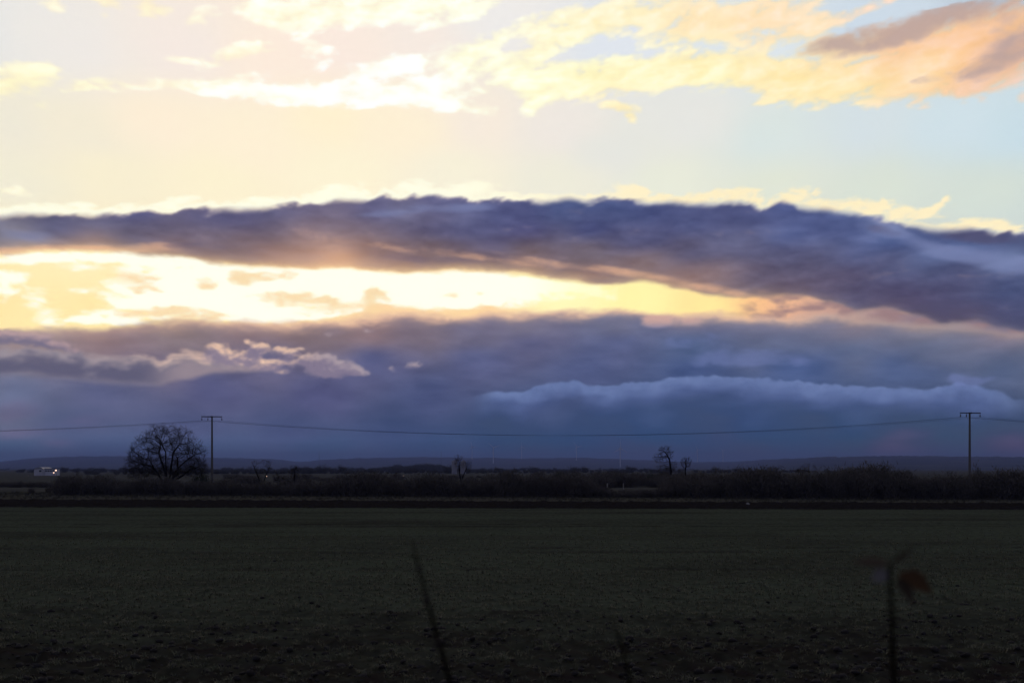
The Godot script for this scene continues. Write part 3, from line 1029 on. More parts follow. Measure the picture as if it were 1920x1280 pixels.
			part("blade", blade.commit(), turbine_white, o, Vector3(0, 100.0, 4.8), Vector3(0, 0, t[2] + TAU * k / 3.0))
	# masts
	for t in [[598.0, 5200.0, 846.0, "thin dark mast on the hills past the thin bare trees"], [827.0, 4800.0, 845.0, "thin dark mast rising behind the far wood"]]:
		var p := spot(t[0], t[1])
		p.y = hill_height(p.x, t[1]) - 1.0
		var h := height_of(t[2], t[1]) - p.y
		var o := thing("radio_mast", p, t[3], "mast", "masts on the hills")
		part("lattice", lathe([[1.6, 0.0], [0.8, h * 0.8], [0.3, h]], 4), slate, o)
		part("drum_antenna", lathe([[0.0, 0.0], [1.3, 0.0], [1.3, 0.9], [0.0, 0.9]], 12), slate, o, Vector3(0, h * 0.7, 1.6), Vector3(PI / 2, 0, 0))

# ---------------------------------------------------------------- plants right in front of the camera
func stalk(st: SurfaceTool, line: Array, r0: float, r1: float) -> void:
	for k in range(1, line.size()):
		var t0 := float(k - 1) / (line.size() - 1)
		var t1 := float(k) / (line.size() - 1)
		tube(st, line[k - 1], line[k], lerpf(r0, r1, t0), lerpf(r0, r1, t1), 7)

func leaf(length: float, width: float, curl: float, fold: float) -> ArrayMesh:
	var st := fresh()
	var n := 10
	var rows: Array = []
	for k in n + 1:
		var t := float(k) / n
		var w := width * 0.5 * sin(PI * pow(t, 0.8)) * (1.0 + 0.08 * sin(t * 23.0))
		var mid := Vector3(length * t, -curl * length * t * t, 0)
		rows.append([mid + Vector3(0, 0.85 * w, 0.5 * w + fold * w), mid, mid + Vector3(0, -0.85 * w, -0.5 * w + fold * w)])
	for k in n:
		for s in 2:
			var a: Vector3 = rows[k][s]
			var b: Vector3 = rows[k][s + 1]
			var c: Vector3 = rows[k + 1][s]
			var e: Vector3 = rows[k + 1][s + 1]
			for q in [a, c, e, a, e, b]:
				st.add_vertex(q)
	st.generate_normals()
	return st.commit()

func build_near_plants() -> void:
	var dry := dye("dry stalk", Color(0.04, 0.033, 0.026))
	var rust := dye("rust leaf", Color(0.13, 0.075, 0.04), 0.8)
	var silver := dye("pale leaf", Color(0.15, 0.14, 0.13), 0.8)
	var brown := dye("brown leaf", Color(0.09, 0.068, 0.045), 0.8)
	rust.backlight_enabled = true
	rust.backlight = Color(0.14, 0.1, 0.06)
	for m in [rust, silver, brown]:
		(m as StandardMaterial3D).cull_mode = BaseMaterial3D.CULL_DISABLED
	# a bent dry stalk
	var d := 1.9
	var foot := bank_height(d) + 0.02
	var o := thing("dry_stalk", spot(870, d, foot), "bare leaning weed stalk rising in front of the field, the longer of two", "dry stalk")
	var at := func(x: float, y: float, dd: float) -> Vector3: return spot(x, dd, height_of(y, dd)) - o.position
	var st := fresh()
	stalk(st, [Vector3(0.0, -0.06, 0), at.call(848, 1300, d), at.call(838, 1258, d), at.call(820, 1195, d), at.call(808, 1150, d), at.call(800, 1125, d), at.call(789, 1075, d), at.call(778, 1038, d)], 0.0062, 0.003)
	part("stem", st.commit(), dry, o)
	st = fresh()
	stalk(st, [at.call(778, 1038, d), at.call(773, 1012, d)], 0.0026, 0.001)
	part("tip", st.commit(), dry, o)
	for p in [[800.0, 1125.0, 0.008], [786.0, 1066.0, 0.006], [823.0, 1205.0, 0.008]]:
		var knot := SphereMesh.new()
		knot.radius = p[2]
		knot.height = p[2] * 3.0
		knot.radial_segments = 8
		knot.rings = 5
		part("node", knot, dry, o, at.call(p[0], p[1], d))
	# a shorter one
	var d2 := 2.2
	var o2 := thing("dry_stalk", spot(1196, d2, bank_height(d2) + 0.02), "bare weed stalk, the shorter of the two leafless ones before the field", "dry stalk")
	var at2 := func(x: float, y: float, dd: float) -> Vector3: return spot(x, dd, height_of(y, dd)) - o2.position
	st = fresh()
	stalk(st, [Vector3(0.0, -0.06, 0), at2.call(1184, 1300, d2), at2.call(1176, 1250, d2), at2.call(1164, 1205, d2), at2.call(1155, 1180, d2)], 0.0055, 0.0025)
	part("stem", st.commit(), dry, o2)
	st = fresh()
	stalk(st, [at2.call(1155, 1180, d2), at2.call(1150, 1168, d2)], 0.0022, 0.001)
	part("tip", st.commit(), dry, o2)
	# the weed that still has leaves
	var d3 := 1.7
	var o3 := thing("leafy_weed", spot(1679, d3, bank_height(d3) + 0.02), "upright weed with a few withered leaves at its top, one rust-coloured", "weed")
	var at3 := func(x: float, y: float, dd: float) -> Vector3: return spot(x, dd, height_of(y, dd)) - o3.position
	st = fresh()
	stalk(st, [Vector3(0.0, -0.06, 0), at3.call(1678, 1300, d3), at3.call(1675, 1230, d3), at3.call(1673, 1160, d3), at3.call(1670, 1110, d3), at3.call(1668, 1072, d3), at3.call(1672, 1056, d3)], 0.0058, 0.0032)
	part("stem", st.commit(), dry, o3)
	tag(part("leaf", leaf(0.078, 0.04, 0.42, 0.3), rust, o3, at3.call(1684, 1076, d3), Vector3(0.0, 0.15, -0.12)), "rust-coloured curled leaf")
	part("leaf", leaf(0.055, 0.028, 0.6, 0.3), brown, o3, at3.call(1679, 1086, d3), Vector3(0.0, -0.2, -0.45))
	tag(part("leaf", leaf(0.036, 0.03, 0.3, 0.2), silver, o3, at3.call(1667, 1074, d3), Vector3(0.0, PI + 0.1, -0.1)), "pale curled leaf")
	part("leaf", leaf(0.075, 0.02, 0.1, 0.4), brown, o3, at3.call(1670, 1056, d3), Vector3(0.0, PI, 0.12))
	part("leaf", leaf(0.06, 0.016, -0.1, 0.4), brown, o3, at3.call(1672, 1054, d3), Vector3(0.0, 0.1, 0.5))

const BIG_TOP := [[-33, 13.22], [-30, 13.92], [-29.08, 14.13], [-28.42, 14.27], [-26.52, 14.36], [-25.55, 14.54], [-24.13, 14.58], [-22.77, 15.11], [-20.75, 15.11], [-19.07, 15.44], [-17.68, 15.65], [-15.46, 15.85], [-13.52, 16.11], [-12.21, 16.38], [-10.89, 16.67], [-9.22, 16.59], [-8.04, 16.98], [-6.86, 16.87], [-5.5, 17.1], [-3.78, 17.08], [-2.75, 16.9], [-1.03, 16.89], [0, 16.95], [1.89, 16.76], [3.78, 16.98], [4.81, 16.71], [7.03, 16.93], [8.04, 16.55], [9.89, 16.53], [12.21, 16.28], [14.34, 16.27], [15.78, 15.83], [17.21, 16.12], [17.99, 15.66], [19.38, 15.47], [21.05, 15.08], [22.53, 14.63], [23.99, 14.12], [25.69, 13.65], [27.35, 13.6], [28.69, 13.18], [30, 13.05], [33, 12.46]]
const BIG_BOTTOM := [[-33, 11.49], [-30, 11.88], [-27.35, 12.35], [-24.56, 12.58], [-22.24, 12.55], [-20.45, 12.58], [-18.61, 12.34], [-16.1, 12.29], [-13.52, 12.33], [-10.89, 12.49], [-8.89, 12.4], [-6.18, 12.31], [-3.78, 12.52], [-1.72, 12.51], [0.69, 12.35], [3.44, 12], [5.84, 11.66], [8.21, 11.8], [10.89, 11.25], [12.54, 10.8], [15.46, 10.51], [17.99, 10.53], [19.84, 10.01], [21.35, 9.44], [22.83, 9.5], [24.56, 8.89], [26.25, 8.13], [27.62, 8.4], [28.95, 7.94], [30, 7.59], [33, 7.27]]
const BANK_TOP := [[-33, 7.36], [-30, 7.65], [-28.42, 7.71], [-26.25, 8.04], [-23.7, 8.33], [-21.65, 8.64], [-19.23, 8.97], [-16.42, 8.98], [-13.52, 9.13], [-10.89, 9.32], [-8.89, 9.58], [-6.86, 9.82], [-4.13, 9.8], [-1.38, 9.89], [1.38, 9.96], [4.13, 10.03], [6.52, 10.13], [8.21, 9.96], [10.23, 9.67], [12.54, 9.66], [15.46, 9.44], [17.36, 9.19], [19.84, 9.25], [22.24, 8.92], [23.99, 8.62], [26.25, 8.35], [27.89, 8.05], [30, 7.59], [33, 7.24]]
const LOW_TOP := [[-3.44, 4.33], [-2.24, 4.74], [-1.03, 4.98], [0.52, 4.88], [1.72, 5.36], [3.44, 5.66], [4.3, 5.68], [4.81, 5.34], [6.18, 5.26], [7.54, 5.52], [9.22, 5.56], [10.23, 5.74], [12.21, 5.91], [13.85, 5.73], [15.46, 5.63], [17.36, 5.44], [19.23, 5.19], [21.05, 4.97], [23.41, 4.83], [25.13, 4.61], [26.25, 4.81], [26.8, 4.97], [27.62, 4.75], [28.69, 4.46], [29.48, 3.98], [31.02, 3.48]]
const AIR := [
	[-31.52, 23.25, 226, 228, 228], [-28.69, 23.34, 235, 232, 227], [-25.97, 23.34, 239, 233, 227], [-20.75, 23.9, 245, 233, 224], [-14.82, 24.06, 252, 235, 219],
	[-10.89, 24.95, 250, 234, 222], [-5.5, 25.81, 246, 234, 224], [-1.03, 26.6, 238, 235, 232], [6.52, 25.35, 224, 229, 236], [14.82, 24.75, 221, 229, 234],
	[22.53, 24.96, 205, 218, 230], [29.48, 24.44, 185, 198, 213], [-29.48, 18.74, 238, 232, 214], [-25.97, 18.75, 243, 234, 212], [-21.65, 19.91, 252, 237, 213],
	[-17.05, 19.56, 253, 239, 212], [-11.55, 21.19, 254, 240, 208], [-6.86, 20.85, 253, 239, 212], [-2.07, 21.28, 246, 234, 219], [3.1, 20.96, 238, 231, 223],
	[6.52, 19.66, 229, 229, 222], [11.55, 21.19, 229, 229, 224], [16.42, 19.62, 217, 227, 224], [21.65, 19.91, 212, 223, 227], [26.8, 19.18, 207, 223, 230],
	[30, 18.38, 201, 220, 228], [32.02, 18.02, 197, 217, 228], [-29.48, 15.73, 240, 234, 212], [-24.56, 16.68, 247, 237, 208], [-18.61, 17.05, 251, 240, 208],
	[-10.89, 17.93, 252, 242, 212], [-3.78, 18.2, 246, 239, 216], [3.1, 17.9, 237, 234, 217], [9.89, 17.37, 231, 233, 217], [16.42, 16.94, 223, 228, 213],
	[22.53, 16.05, 216, 224, 212], [28.15, 15.36, 211, 221, 212], [31.77, 14.83, 203, 215, 212], [-31.02, 9.88, 250, 222, 158], [-28.42, 10.72, 254, 234, 178],
	[-28.42, 8.96, 254, 231, 170], [-24.56, 9.26, 253, 230, 168], [-26.25, 11.52, 254, 236, 184], [-21.05, 10.12, 254, 230, 165], [-13.85, 10.52, 252, 226, 165],
	[-8.89, 10.04, 250, 214, 165], [-2.07, 10.15, 250, 214, 162], [3.1, 11.31, 255, 248, 186], [8.21, 10.72, 255, 243, 170], [12.54, 10.18, 255, 230, 156],
	[16.1, 10.35, 250, 196, 140], [17.99, 9.83, 226, 174, 145], [19.84, 9.5, 196, 156, 142], [22.53, 9.09, 158, 134, 138], [26.8, 8.49, 120, 110, 130]]
const HIGH := [
	[-28.95, 20.96, 255, 247, 206], [-23.12, 25.64, 254, 241, 202], [-17.05, 24.1, 255, 247, 216], [-15.46, 22.45, 255, 255, 246], [-13.52, 26.37, 255, 253, 231],
	[-10.89, 22.69, 255, 255, 250], [-7.2, 24.33, 255, 255, 246], [-5.5, 27.18, 255, 255, 233], [-5.5, 22.53, 255, 255, 245], [-2.07, 24.49, 255, 254, 228],
	[1.38, 25.63, 255, 248, 211], [1.38, 23.35, 255, 252, 216], [4.81, 24.43, 255, 250, 206], [6.52, 26.87, 255, 244, 205], [8.21, 23.71, 255, 248, 203],
	[11.55, 24.34, 255, 242, 192], [12.21, 26.22, 255, 232, 190], [12.54, 23.14, 255, 246, 197], [16.42, 23.62, 255, 237, 187], [16.42, 25.8, 254, 227, 188],
	[17.99, 22.04, 255, 235, 180], [21.05, 23.32, 254, 225, 180], [21.05, 21.81, 255, 233, 182], [23.99, 23.67, 250, 206, 168], [25.41, 22.11, 254, 221, 175],
	[26.8, 22.93, 253, 206, 161], [28.15, 23.45, 248, 201, 163], [28.42, 21.71, 246, 199, 163], [29.48, 22.16, 222, 181, 161], [30, 20.24, 240, 213, 192],
	[7.03, 21.88, 255, 239, 188], [23.99, 25.24, 248, 216, 187]]
const BIG := [
	[-31.52, 12.93, 107, 108, 132], [-29.48, 13.2, 126, 122, 137], [-27.89, 13.68, 89, 90, 122], [-28.95, 12.69, 132, 126, 137], [-25.97, 13.61, 95, 94, 122],
	[-22.83, 14.69, 85, 86, 125], [-22.83, 13.64, 101, 96, 118], [-28.42, 12.18, 199, 160, 132], [-24.56, 12.73, 184, 148, 129], [-20.75, 13.84, 105, 98, 120],
	[-20.75, 12.77, 126, 105, 110], [-17.99, 14.98, 89, 88, 123], [-17.99, 13.45, 114, 98, 106], [-14.82, 15.37, 93, 92, 125], [-14.82, 14.29, 113, 100, 114],
	[-14.82, 12.87, 134, 110, 110], [-12.21, 16, 105, 100, 129], [-12.21, 14.12, 146, 122, 122], [-11.55, 13.04, 184, 144, 123], [-10.23, 15.16, 114, 104, 123],
	[-8.89, 16.17, 95, 94, 129], [-8.89, 13.63, 122, 102, 106], [-6.86, 16.09, 109, 108, 139], [-7.54, 12.7, 114, 95, 100], [-5.5, 15.01, 89, 86, 116],
	[-5.5, 13.4, 114, 98, 104], [-3.78, 16.79, 89, 90, 127], [-2.75, 16.18, 103, 106, 143], [-2.07, 15.07, 81, 82, 118], [-2.75, 12.95, 116, 98, 104],
	[0, 16.04, 78, 84, 127], [0.69, 14.75, 80, 78, 114], [1.38, 13.78, 109, 96, 106], [1.38, 12.8, 136, 112, 110], [4.13, 16.31, 72, 84, 127],
	[4.81, 15.03, 76, 80, 120], [4.81, 13.41, 114, 102, 112], [5.5, 12.26, 134, 110, 110], [7.2, 16.39, 76, 86, 129], [8.21, 14.61, 80, 82, 118],
	[8.21, 12.68, 126, 108, 112], [9.89, 15.81, 74, 82, 125], [10.23, 11.8, 146, 118, 114], [11.55, 15.1, 81, 86, 125], [11.55, 13.2, 97, 92, 116],
	[12.21, 11.88, 142, 118, 118], [14.17, 15.57, 76, 82, 123], [14.17, 13.7, 93, 94, 125], [14.82, 11.76, 105, 96, 116], [14.82, 10.86, 118, 102, 108],
	[17.36, 15.65, 80, 90, 135], [17.36, 14.11, 83, 92, 135], [17.99, 12.51, 87, 84, 110], [17.99, 10.94, 97, 86, 106], [20.45, 14.47, 76, 88, 135],
	[21.05, 13.2, 89, 98, 139], [21.05, 11.36, 83, 78, 104], [22.53, 14.57, 116, 126, 161], [23.99, 13.23, 83, 98, 145], [23.99, 12.03, 81, 84, 116],
	[23.99, 9.91, 80, 74, 102], [26.25, 13.29, 70, 78, 118], [26.25, 12.41, 99, 118, 163], [26.8, 10.88, 76, 78, 110], [26.8, 8.79, 78, 74, 102],
	[28.42, 12.75, 74, 82, 122], [28.95, 11.68, 109, 124, 163], [29.48, 10.03, 72, 80, 116], [29.48, 8.28, 74, 76, 108], [31.77, 10.94, 78, 86, 120]]
const BANK := [
	[-32.02, 5.19, 112, 111, 132], [-28.95, 7.43, 150, 132, 132], [-24.56, 7.42, 140, 119, 123], [-20.75, 7.94, 136, 119, 121], [-16.1, 8.15, 134, 115, 121],
	[-12.21, 8.29, 128, 111, 117], [-8.89, 8.71, 136, 115, 121], [-5.5, 8.78, 118, 107, 121], [-2.07, 8.81, 112, 107, 129], [1.38, 9.15, 116, 111, 131],
	[1.38, 8.14, 92, 93, 125], [6.52, 9.1, 108, 109, 134], [6.52, 7.76, 86, 93, 129], [11.55, 8.97, 112, 111, 136], [11.55, 7.65, 79, 94, 130],
	[16.42, 8.79, 118, 115, 136], [16.42, 7.49, 89, 99, 130], [21.05, 8.55, 126, 119, 134], [21.05, 7.29, 92, 101, 130], [25.41, 7.98, 132, 124, 134],
	[25.41, 7.06, 99, 105, 130], [29.48, 7.4, 122, 115, 131], [31.77, 6.65, 101, 105, 126], [-21.65, 6.31, 112, 103, 123], [-15.46, 6.55, 98, 95, 123],
	[-8.89, 6.71, 88, 91, 127], [-2.07, 6.79, 86, 91, 127], [4.81, 6.43, 80, 89, 127], [11.55, 6.32, 67, 82, 122], [17.99, 6.14, 71, 88, 130],
	[23.99, 5.9, 77, 92, 130], [28.95, 5.65, 84, 96, 126], [-30, 4.11, 100, 107, 136], [-24.56, 4.32, 89, 93, 125], [-18.61, 4.82, 84, 86, 121],
	[-12.21, 4.64, 81, 83, 119], [-5.5, 4.72, 73, 81, 117], [1.38, 3.71, 67, 79, 114], [8.21, 3.34, 60, 76, 112], [14.82, 3.26, 58, 74, 110],
	[21.05, 3.15, 62, 78, 112], [26.8, 3.62, 68, 82, 116], [-30, 2.62, 90, 94, 118], [-25.97, 2.41, 77, 85, 115], [-20.14, 2.52, 75, 81, 113],
	[-13.85, 2.61, 69, 77, 110], [-7.2, 2.66, 61, 72, 105], [-0.34, 2.69, 51, 66, 96], [6.52, 2.33, 44, 61, 93], [13.2, 2.28, 43, 59, 90],
	[19.53, 2.21, 44, 61, 90], [25.41, 2.12, 47, 63, 88], [29.48, 2.04, 51, 64, 88], [-30, 0.84, 69, 86, 116], [-24.56, 0.88, 68, 81, 113],
	[-18.61, 0.91, 68, 81, 112], [-12.21, 0.94, 61, 76, 107], [-5.5, 0.96, 55, 70, 102], [1.38, 0.96, 44, 61, 90], [8.21, 0.95, 39, 58, 87],
	[14.82, 0.93, 41, 58, 85], [21.05, 0.9, 44, 61, 85], [23.99, 1.04, 57, 63, 85], [26.8, 0.86, 47, 61, 84], [29.74, 0.99, 54, 59, 79]]
const HIGH_BLOBS := [
	[-28.95, 20.96, 1.98, 0.74, 18.47, 1], [-30, 20.37, 0.78, 0.52, 10.67, 0.8], [-26.25, 21.11, 0.83, 0.27, 9.41, 0.62], [-24.7, 21.47, 1.71, 0.3, 8.91, 0.72],
	[-21.94, 21.82, 1.19, 0.22, 7.92, 0.6], [-27.89, 19.68, 0.54, 0.38, 9.53, 0.45], [-29.22, 15.26, 1.18, 0.22, 8.08, 0.6], [-24.42, 25.47, 0.8, 0.51, 10, 0.75],
	[-22.09, 25.81, 0.95, 0.62, 9.04, 0.8], [-27.35, 24.92, 0.6, 0.35, 11.18, 0.5], [-19.38, 25.56, 1.04, 0.42, 27.8, 0.55], [-19.84, 22.08, 2.13, 0.33, 3.16, 1.1],
	[-17.68, 22.42, 1.88, 0.45, 16.41, 1.1], [-16.1, 22.19, 2.86, 0.48, -0.24, 1.25], [-13.52, 22.14, 3.58, 0.49, 0.8, 1.3], [-10.56, 22.48, 4, 0.58, 0.77, 1.35],
	[-10.23, 23.36, 1.33, 0.46, 13.76, 1.1], [-7.54, 22.65, 3.05, 0.58, -3.31, 1.3], [-5.5, 23.02, 2.39, 0.58, -8.02, 1.2], [-4.13, 22.25, 2.57, 0.44, -6.55, 1.2],
	[-11.89, 22.76, 1.98, 0.4, 4.29, 1], [-14.5, 22.83, 1.61, 0.23, 5.28, 0.6], [-14.82, 26.24, 1.93, 0.7, -4.01, 1.2], [-12.21, 26.71, 3.13, 0.81, 8.97, 1.3],
	[-8.89, 27.06, 3.7, 0.76, 9.62, 1.25], [-5.5, 27.45, 3.07, 0.7, 12.25, 1.15], [-3.44, 27.19, 2.75, 0.6, 15.4, 0.9], [-16.42, 26.49, 0.95, 0.37, 6.71, 0.75],
	[-17.36, 23.98, 1.95, 0.44, 20.62, 0.9], [-20.3, 23.37, 0.91, 0.25, 7.67, 0.6], [-15.46, 24.49, 0.96, 0.27, 5.96, 0.6], [-17.83, 23.51, 0.69, 0.19, 6.71, 0.55],
	[-12.54, 24.77, 1.18, 0.5, -9.16, 0.85], [-12.05, 23.97, 0.59, 0.23, 24.53, 0.8], [-7.37, 24.27, 2.44, 0.57, 7.77, 1.25], [-9.22, 23.94, 1.01, 0.28, 3.45, 0.7],
	[-3.44, 24.75, 2.57, 0.85, 17.31, 1.05], [-2.07, 25.34, 2.06, 0.56, 24.8, 0.9], [-1.03, 24.5, 3.1, 0.68, 2.39, 1.05], [-3.44, 23.6, 2.06, 0.4, 13.26, 0.8],
	[0, 23.64, 2.07, 0.69, 10, 0.85], [-2.07, 23.05, 1.38, 0.29, 16.74, 0.6], [1.72, 25.2, 2.75, 0.62, 21.34, 0.9], [3.44, 26.01, 2.75, 0.67, 10.64, 1],
	[5.5, 26.64, 3.07, 0.82, 5.79, 1.1], [2.07, 26.73, 2.41, 0.49, 15.17, 0.85], [8.21, 26.92, 3.71, 0.81, 2.67, 1.1], [2.75, 23.47, 2.75, 1.1, 6.99, 1.15],
	[1.38, 22.62, 0.83, 0.88, -0.49, 0.9], [5.5, 23.69, 3.76, 0.98, 3.97, 1.2], [8.89, 23.68, 3.7, 0.86, 2.71, 1.2], [11.89, 23.76, 3.63, 0.9, -2.44, 1.2],
	[14.82, 23.36, 3.54, 1.01, -9.5, 1.15], [17.36, 22.68, 2.82, 1.12, -12.35, 1.15], [19.84, 22.38, 3.05, 1.16, -7.24, 1.2], [22.83, 21.97, 3.22, 1.09, -4.31, 1.2],
	[25.69, 21.66, 3.08, 1.07, -1.37, 1.2], [28.15, 21.63, 2.41, 1.21, 5.61, 1.25], [29.48, 22.42, 1.83, 1.54, 8.73, 1.2], [30.51, 22.97, 2.05, 1.26, -11.95, 1.1],
	[11.22, 26.17, 2.98, 1.09, 1.51, 1.1], [14.82, 25.97, 3.54, 1.08, 2.05, 1.15], [17.68, 25.11, 2.81, 0.7, 7.02, 1], [19.84, 24.02, 2.44, 0.7, 2.36, 1],
	[22.53, 24.04, 2.65, 0.69, 7.23, 1.05], [25.13, 23.74, 3.11, 0.89, 6.19, 1.2], [26.8, 22.8, 3.29, 0.94, 3.77, 1.2], [23.99, 23.01, 3.16, 0.69, -3.1, 1.1],
	[28.42, 23.77, 2.4, 0.86, 2.71, 1.15], [21.05, 25.71, 2.4, 0.37, 5.45, 0.6], [16.73, 26.43, 2.53, 0.48, 1.17, 0.8], [7.03, 21.94, 1.15, 0.35, -12.45, 0.95],
	[7.54, 21.6, 0.54, 0.35, -32.59, 0.9], [16.1, 21.68, 1.08, 0.17, 2.34, 0.75], [29.74, 19.89, 0.62, 0.32, 9.64, 0.85]]
const DARK_HIGH := [
	[19.84, 24.29, 1.83, 0.38, 8.3, 0.8], [21.65, 24.17, 2.68, 0.59, 1.57, 1], [23.99, 24.33, 2.59, 0.63, 10.52, 1], [25.69, 24.47, 2.52, 0.57, 11.72, 1],
	[28.15, 24.46, 2.14, 0.55, -1.4, 0.9], [29.61, 22.9, 1.04, 1.02, 8.49, 0.75], [28.95, 22, 1.58, 0.57, 13.12, 0.8], [28.15, 21.84, 1.61, 0.37, 9.53, 0.7],
	[26.52, 21.66, 1.65, 0.21, 0.29, 0.45]]
const GAP := [
	[-28.42, 11.74, 2.66, 0.26, 9.15, 1], [-25.13, 12.14, 3.39, 0.27, 5.51, 1.1], [-21.65, 12.33, 3.27, 0.4, 0.73, 1.2], [-29.74, 10.59, 1.04, 0.35, 5.89, 0.8],
	[-29.48, 9.89, 0.68, 0.17, 5.46, 0.7], [-29.87, 10, 0.52, 0.58, 5.61, 0.6], [-25.97, 11.55, 1.11, 0.18, 5.46, 0.6], [-23.41, 11.63, 0.99, 0.3, 4.89, 0.8],
	[-22.83, 11.22, 1.29, 0.21, 8.59, 0.8], [-21.65, 10.85, 2.68, 0.8, 10.2, 1.15], [-20.75, 10.14, 3.31, 0.81, 3.76, 1.2], [-22.83, 9.63, 1.46, 0.25, 3.97, 0.8],
	[-18.61, 11.53, 3.71, 0.75, -2.23, 1.15], [-17.36, 10.34, 3.77, 1.08, 7.16, 1.25], [-14.82, 11.44, 3.86, 0.83, -1.06, 1.25], [-13.52, 11.02, 3.91, 0.84, -3.42, 1.25],
	[-16.42, 9.43, 3.8, 0.42, 2.73, 1.1], [-13.52, 9.56, 3.26, 0.39, 8.26, 1.1], [-18.92, 9.78, 2.77, 0.57, 3.28, 1.1], [-21.65, 9.61, 1.79, 0.28, -0.26, 0.9],
	[-23.99, 8.99, 1.73, 0.21, -2.07, 0.9], [-24.56, 8.65, 2, 0.25, 1.89, 1], [-21.65, 9.02, 0.89, 0.25, 3.52, 0.9], [-25.69, 10.23, 0.84, 0.15, 4.81, 0.55],
	[-10.89, 11.61, 3.65, 0.97, -1.83, 1.3], [-8.21, 11.54, 3.71, 0.92, -1.38, 1.3], [-5.15, 11.44, 4.1, 0.99, -1, 1.35], [-2.07, 11.48, 3.78, 0.93, -2.6, 1.3],
	[-4.13, 10.63, 2.74, 0.46, 0.75, 1.1], [0, 11.75, 3.1, 0.46, -3, 1.1], [2.07, 11.65, 3.78, 0.3, -4.41, 0.9], [0.69, 10.82, 3.1, 0.27, 1.87, 0.8],
	[-10.23, 10.82, 1.33, 0.33, 1.91, 0.9], [-7.2, 10.68, 1.36, 0.26, 1.32, 0.9], [4.47, 11.45, 2.05, 0.33, -6.87, 0.7], [5.5, 11.17, 1.02, 0.26, -21.05, 0.75],
	[-28.42, 9.66, 0.69, 0.65, -44.88, 0.45], [-27.62, 8.57, 0.7, 0.6, -45.59, 0.5]]
const PUFFS := [
	[-18.98, 11.13, 0.62, 0.28, 3.73, 1], [-17.05, 11.57, 0.82, 0.38, 3.45, 1], [-16.1, 11.69, 1.27, 0.25, 5.28, 0.9], [-14.34, 11.88, 0.65, 0.26, 2.95, 0.7],
	[-14.01, 10.51, 2.01, 0.36, 2.56, 1], [-12.21, 10.52, 1.32, 0.29, -1.77, 0.8], [-22.97, 10.97, 1.17, 0.43, -15.47, 0.8], [-22.53, 11.18, 0.76, 0.25, 4.51, 0.7],
	[-22.89, 10.36, 0.29, 0.12, 4.27, 0.6], [-8.95, 11.09, 0.44, 0.33, 1.7, 1], [-8.35, 10.91, 0.54, 0.3, -18.44, 1], [-9.09, 10.63, 0.47, 0.33, 1.66, 0.9],
	[-8.82, 10.11, 0.54, 0.33, 1.54, 1], [-9.22, 9.44, 0.87, 0.33, 1.5, 1], [-20.14, 9.3, 2.13, 0.32, -2.65, 1], [-22.39, 9.16, 1.47, 0.25, 3.7, 0.9],
	[-20.45, 8.84, 1.51, 0.25, 3.24, 0.9], [-18.92, 9.11, 0.92, 0.38, 3.07, 0.8], [-11.55, 10.02, 1.98, 0.26, 10.01, 0.8], [-3.96, 11.07, 0.69, 0.17, 0.75, 0.45],
	[-2.58, 11.15, 0.55, 0.13, 0.49, 0.4]]
const ROLL_TOP := [[-33.96, 6.35], [-30, 6.71], [-28.15, 6.92], [-26.8, 6.8], [-25.13, 6.65], [-23.84, 6.56], [-22.89, 6.89], [-21.65, 6.54], [-20.9, 6.98], [-20.14, 7.11], [-18.92, 6.97], [-18.36, 7.35], [-17.83, 6.98], [-16.89, 6.82], [-16.16, 6.92], [-15.3, 6.62], [-14.5, 6.25]]
const ROLL_BOTTOM := [[-33.96, 5.07], [-30, 5.18], [-27.35, 5.16], [-24.56, 4.91], [-21.94, 4.91], [-20.45, 5.31], [-18.61, 5.7], [-17.05, 5.88], [-15.46, 6.02], [-14.5, 6.15]]
const CUMULUS := [
	[-29.61, 7.33, 1.82, 0.35, 4.11, 1.15], [-28.02, 7.17, 1.61, 0.3, -4.23, 0.9], [-26.94, 6.97, 0.99, 0.21, -10.5, 0.7], [-18.46, 7.22, 0.68, 0.42, 12.38, 1.2],
	[-17.68, 6.8, 1.25, 0.45, 2.14, 1.1], [-16, 7.25, 0.6, 0.39, 26.06, 1.2], [-16.35, 6.91, 0.76, 0.42, 32.01, 1.15], [-15.62, 6.41, 0.96, 0.33, 1.78, 1.05],
	[-16.67, 7.81, 0.19, 0.16, 2.31, 0.9], [-16.16, 7.57, 0.32, 0.2, -27.83, 0.95], [-15.14, 6.36, 0.51, 0.3, 1.71, 0.9], [-14.56, 7.33, 0.58, 0.26, 1.88, 1.05],
	[-13.91, 7.15, 0.49, 0.26, 1.75, 1.05], [-13.46, 7.46, 0.26, 0.13, 1.77, 0.95], [-14.34, 6.58, 0.78, 0.26, -8.33, 0.95], [-14.66, 6.11, 0.52, 0.23, 1.59, 0.8],
	[-13.03, 6.82, 0.85, 0.3, 11.56, 1], [-12.21, 6.7, 1.05, 0.5, 1.44, 1.25], [-11.62, 6.32, 1.39, 0.53, 1.29, 1.3], [-10.56, 6.24, 1.2, 0.3, -6.85, 1.1],
	[-9.56, 6.09, 0.47, 0.17, -8.98, 0.95], [-7.71, 6.32, 0.2, 0.2, 30.85, 0.6], [-6.28, 6.58, 0.48, 0.24, 5.72, 0.72], [-9.22, 8.71, 0.3, 0.13, 1.39, 0.55],
	[-11.72, 8.41, 0.23, 0.13, 1.72, 0.55]]
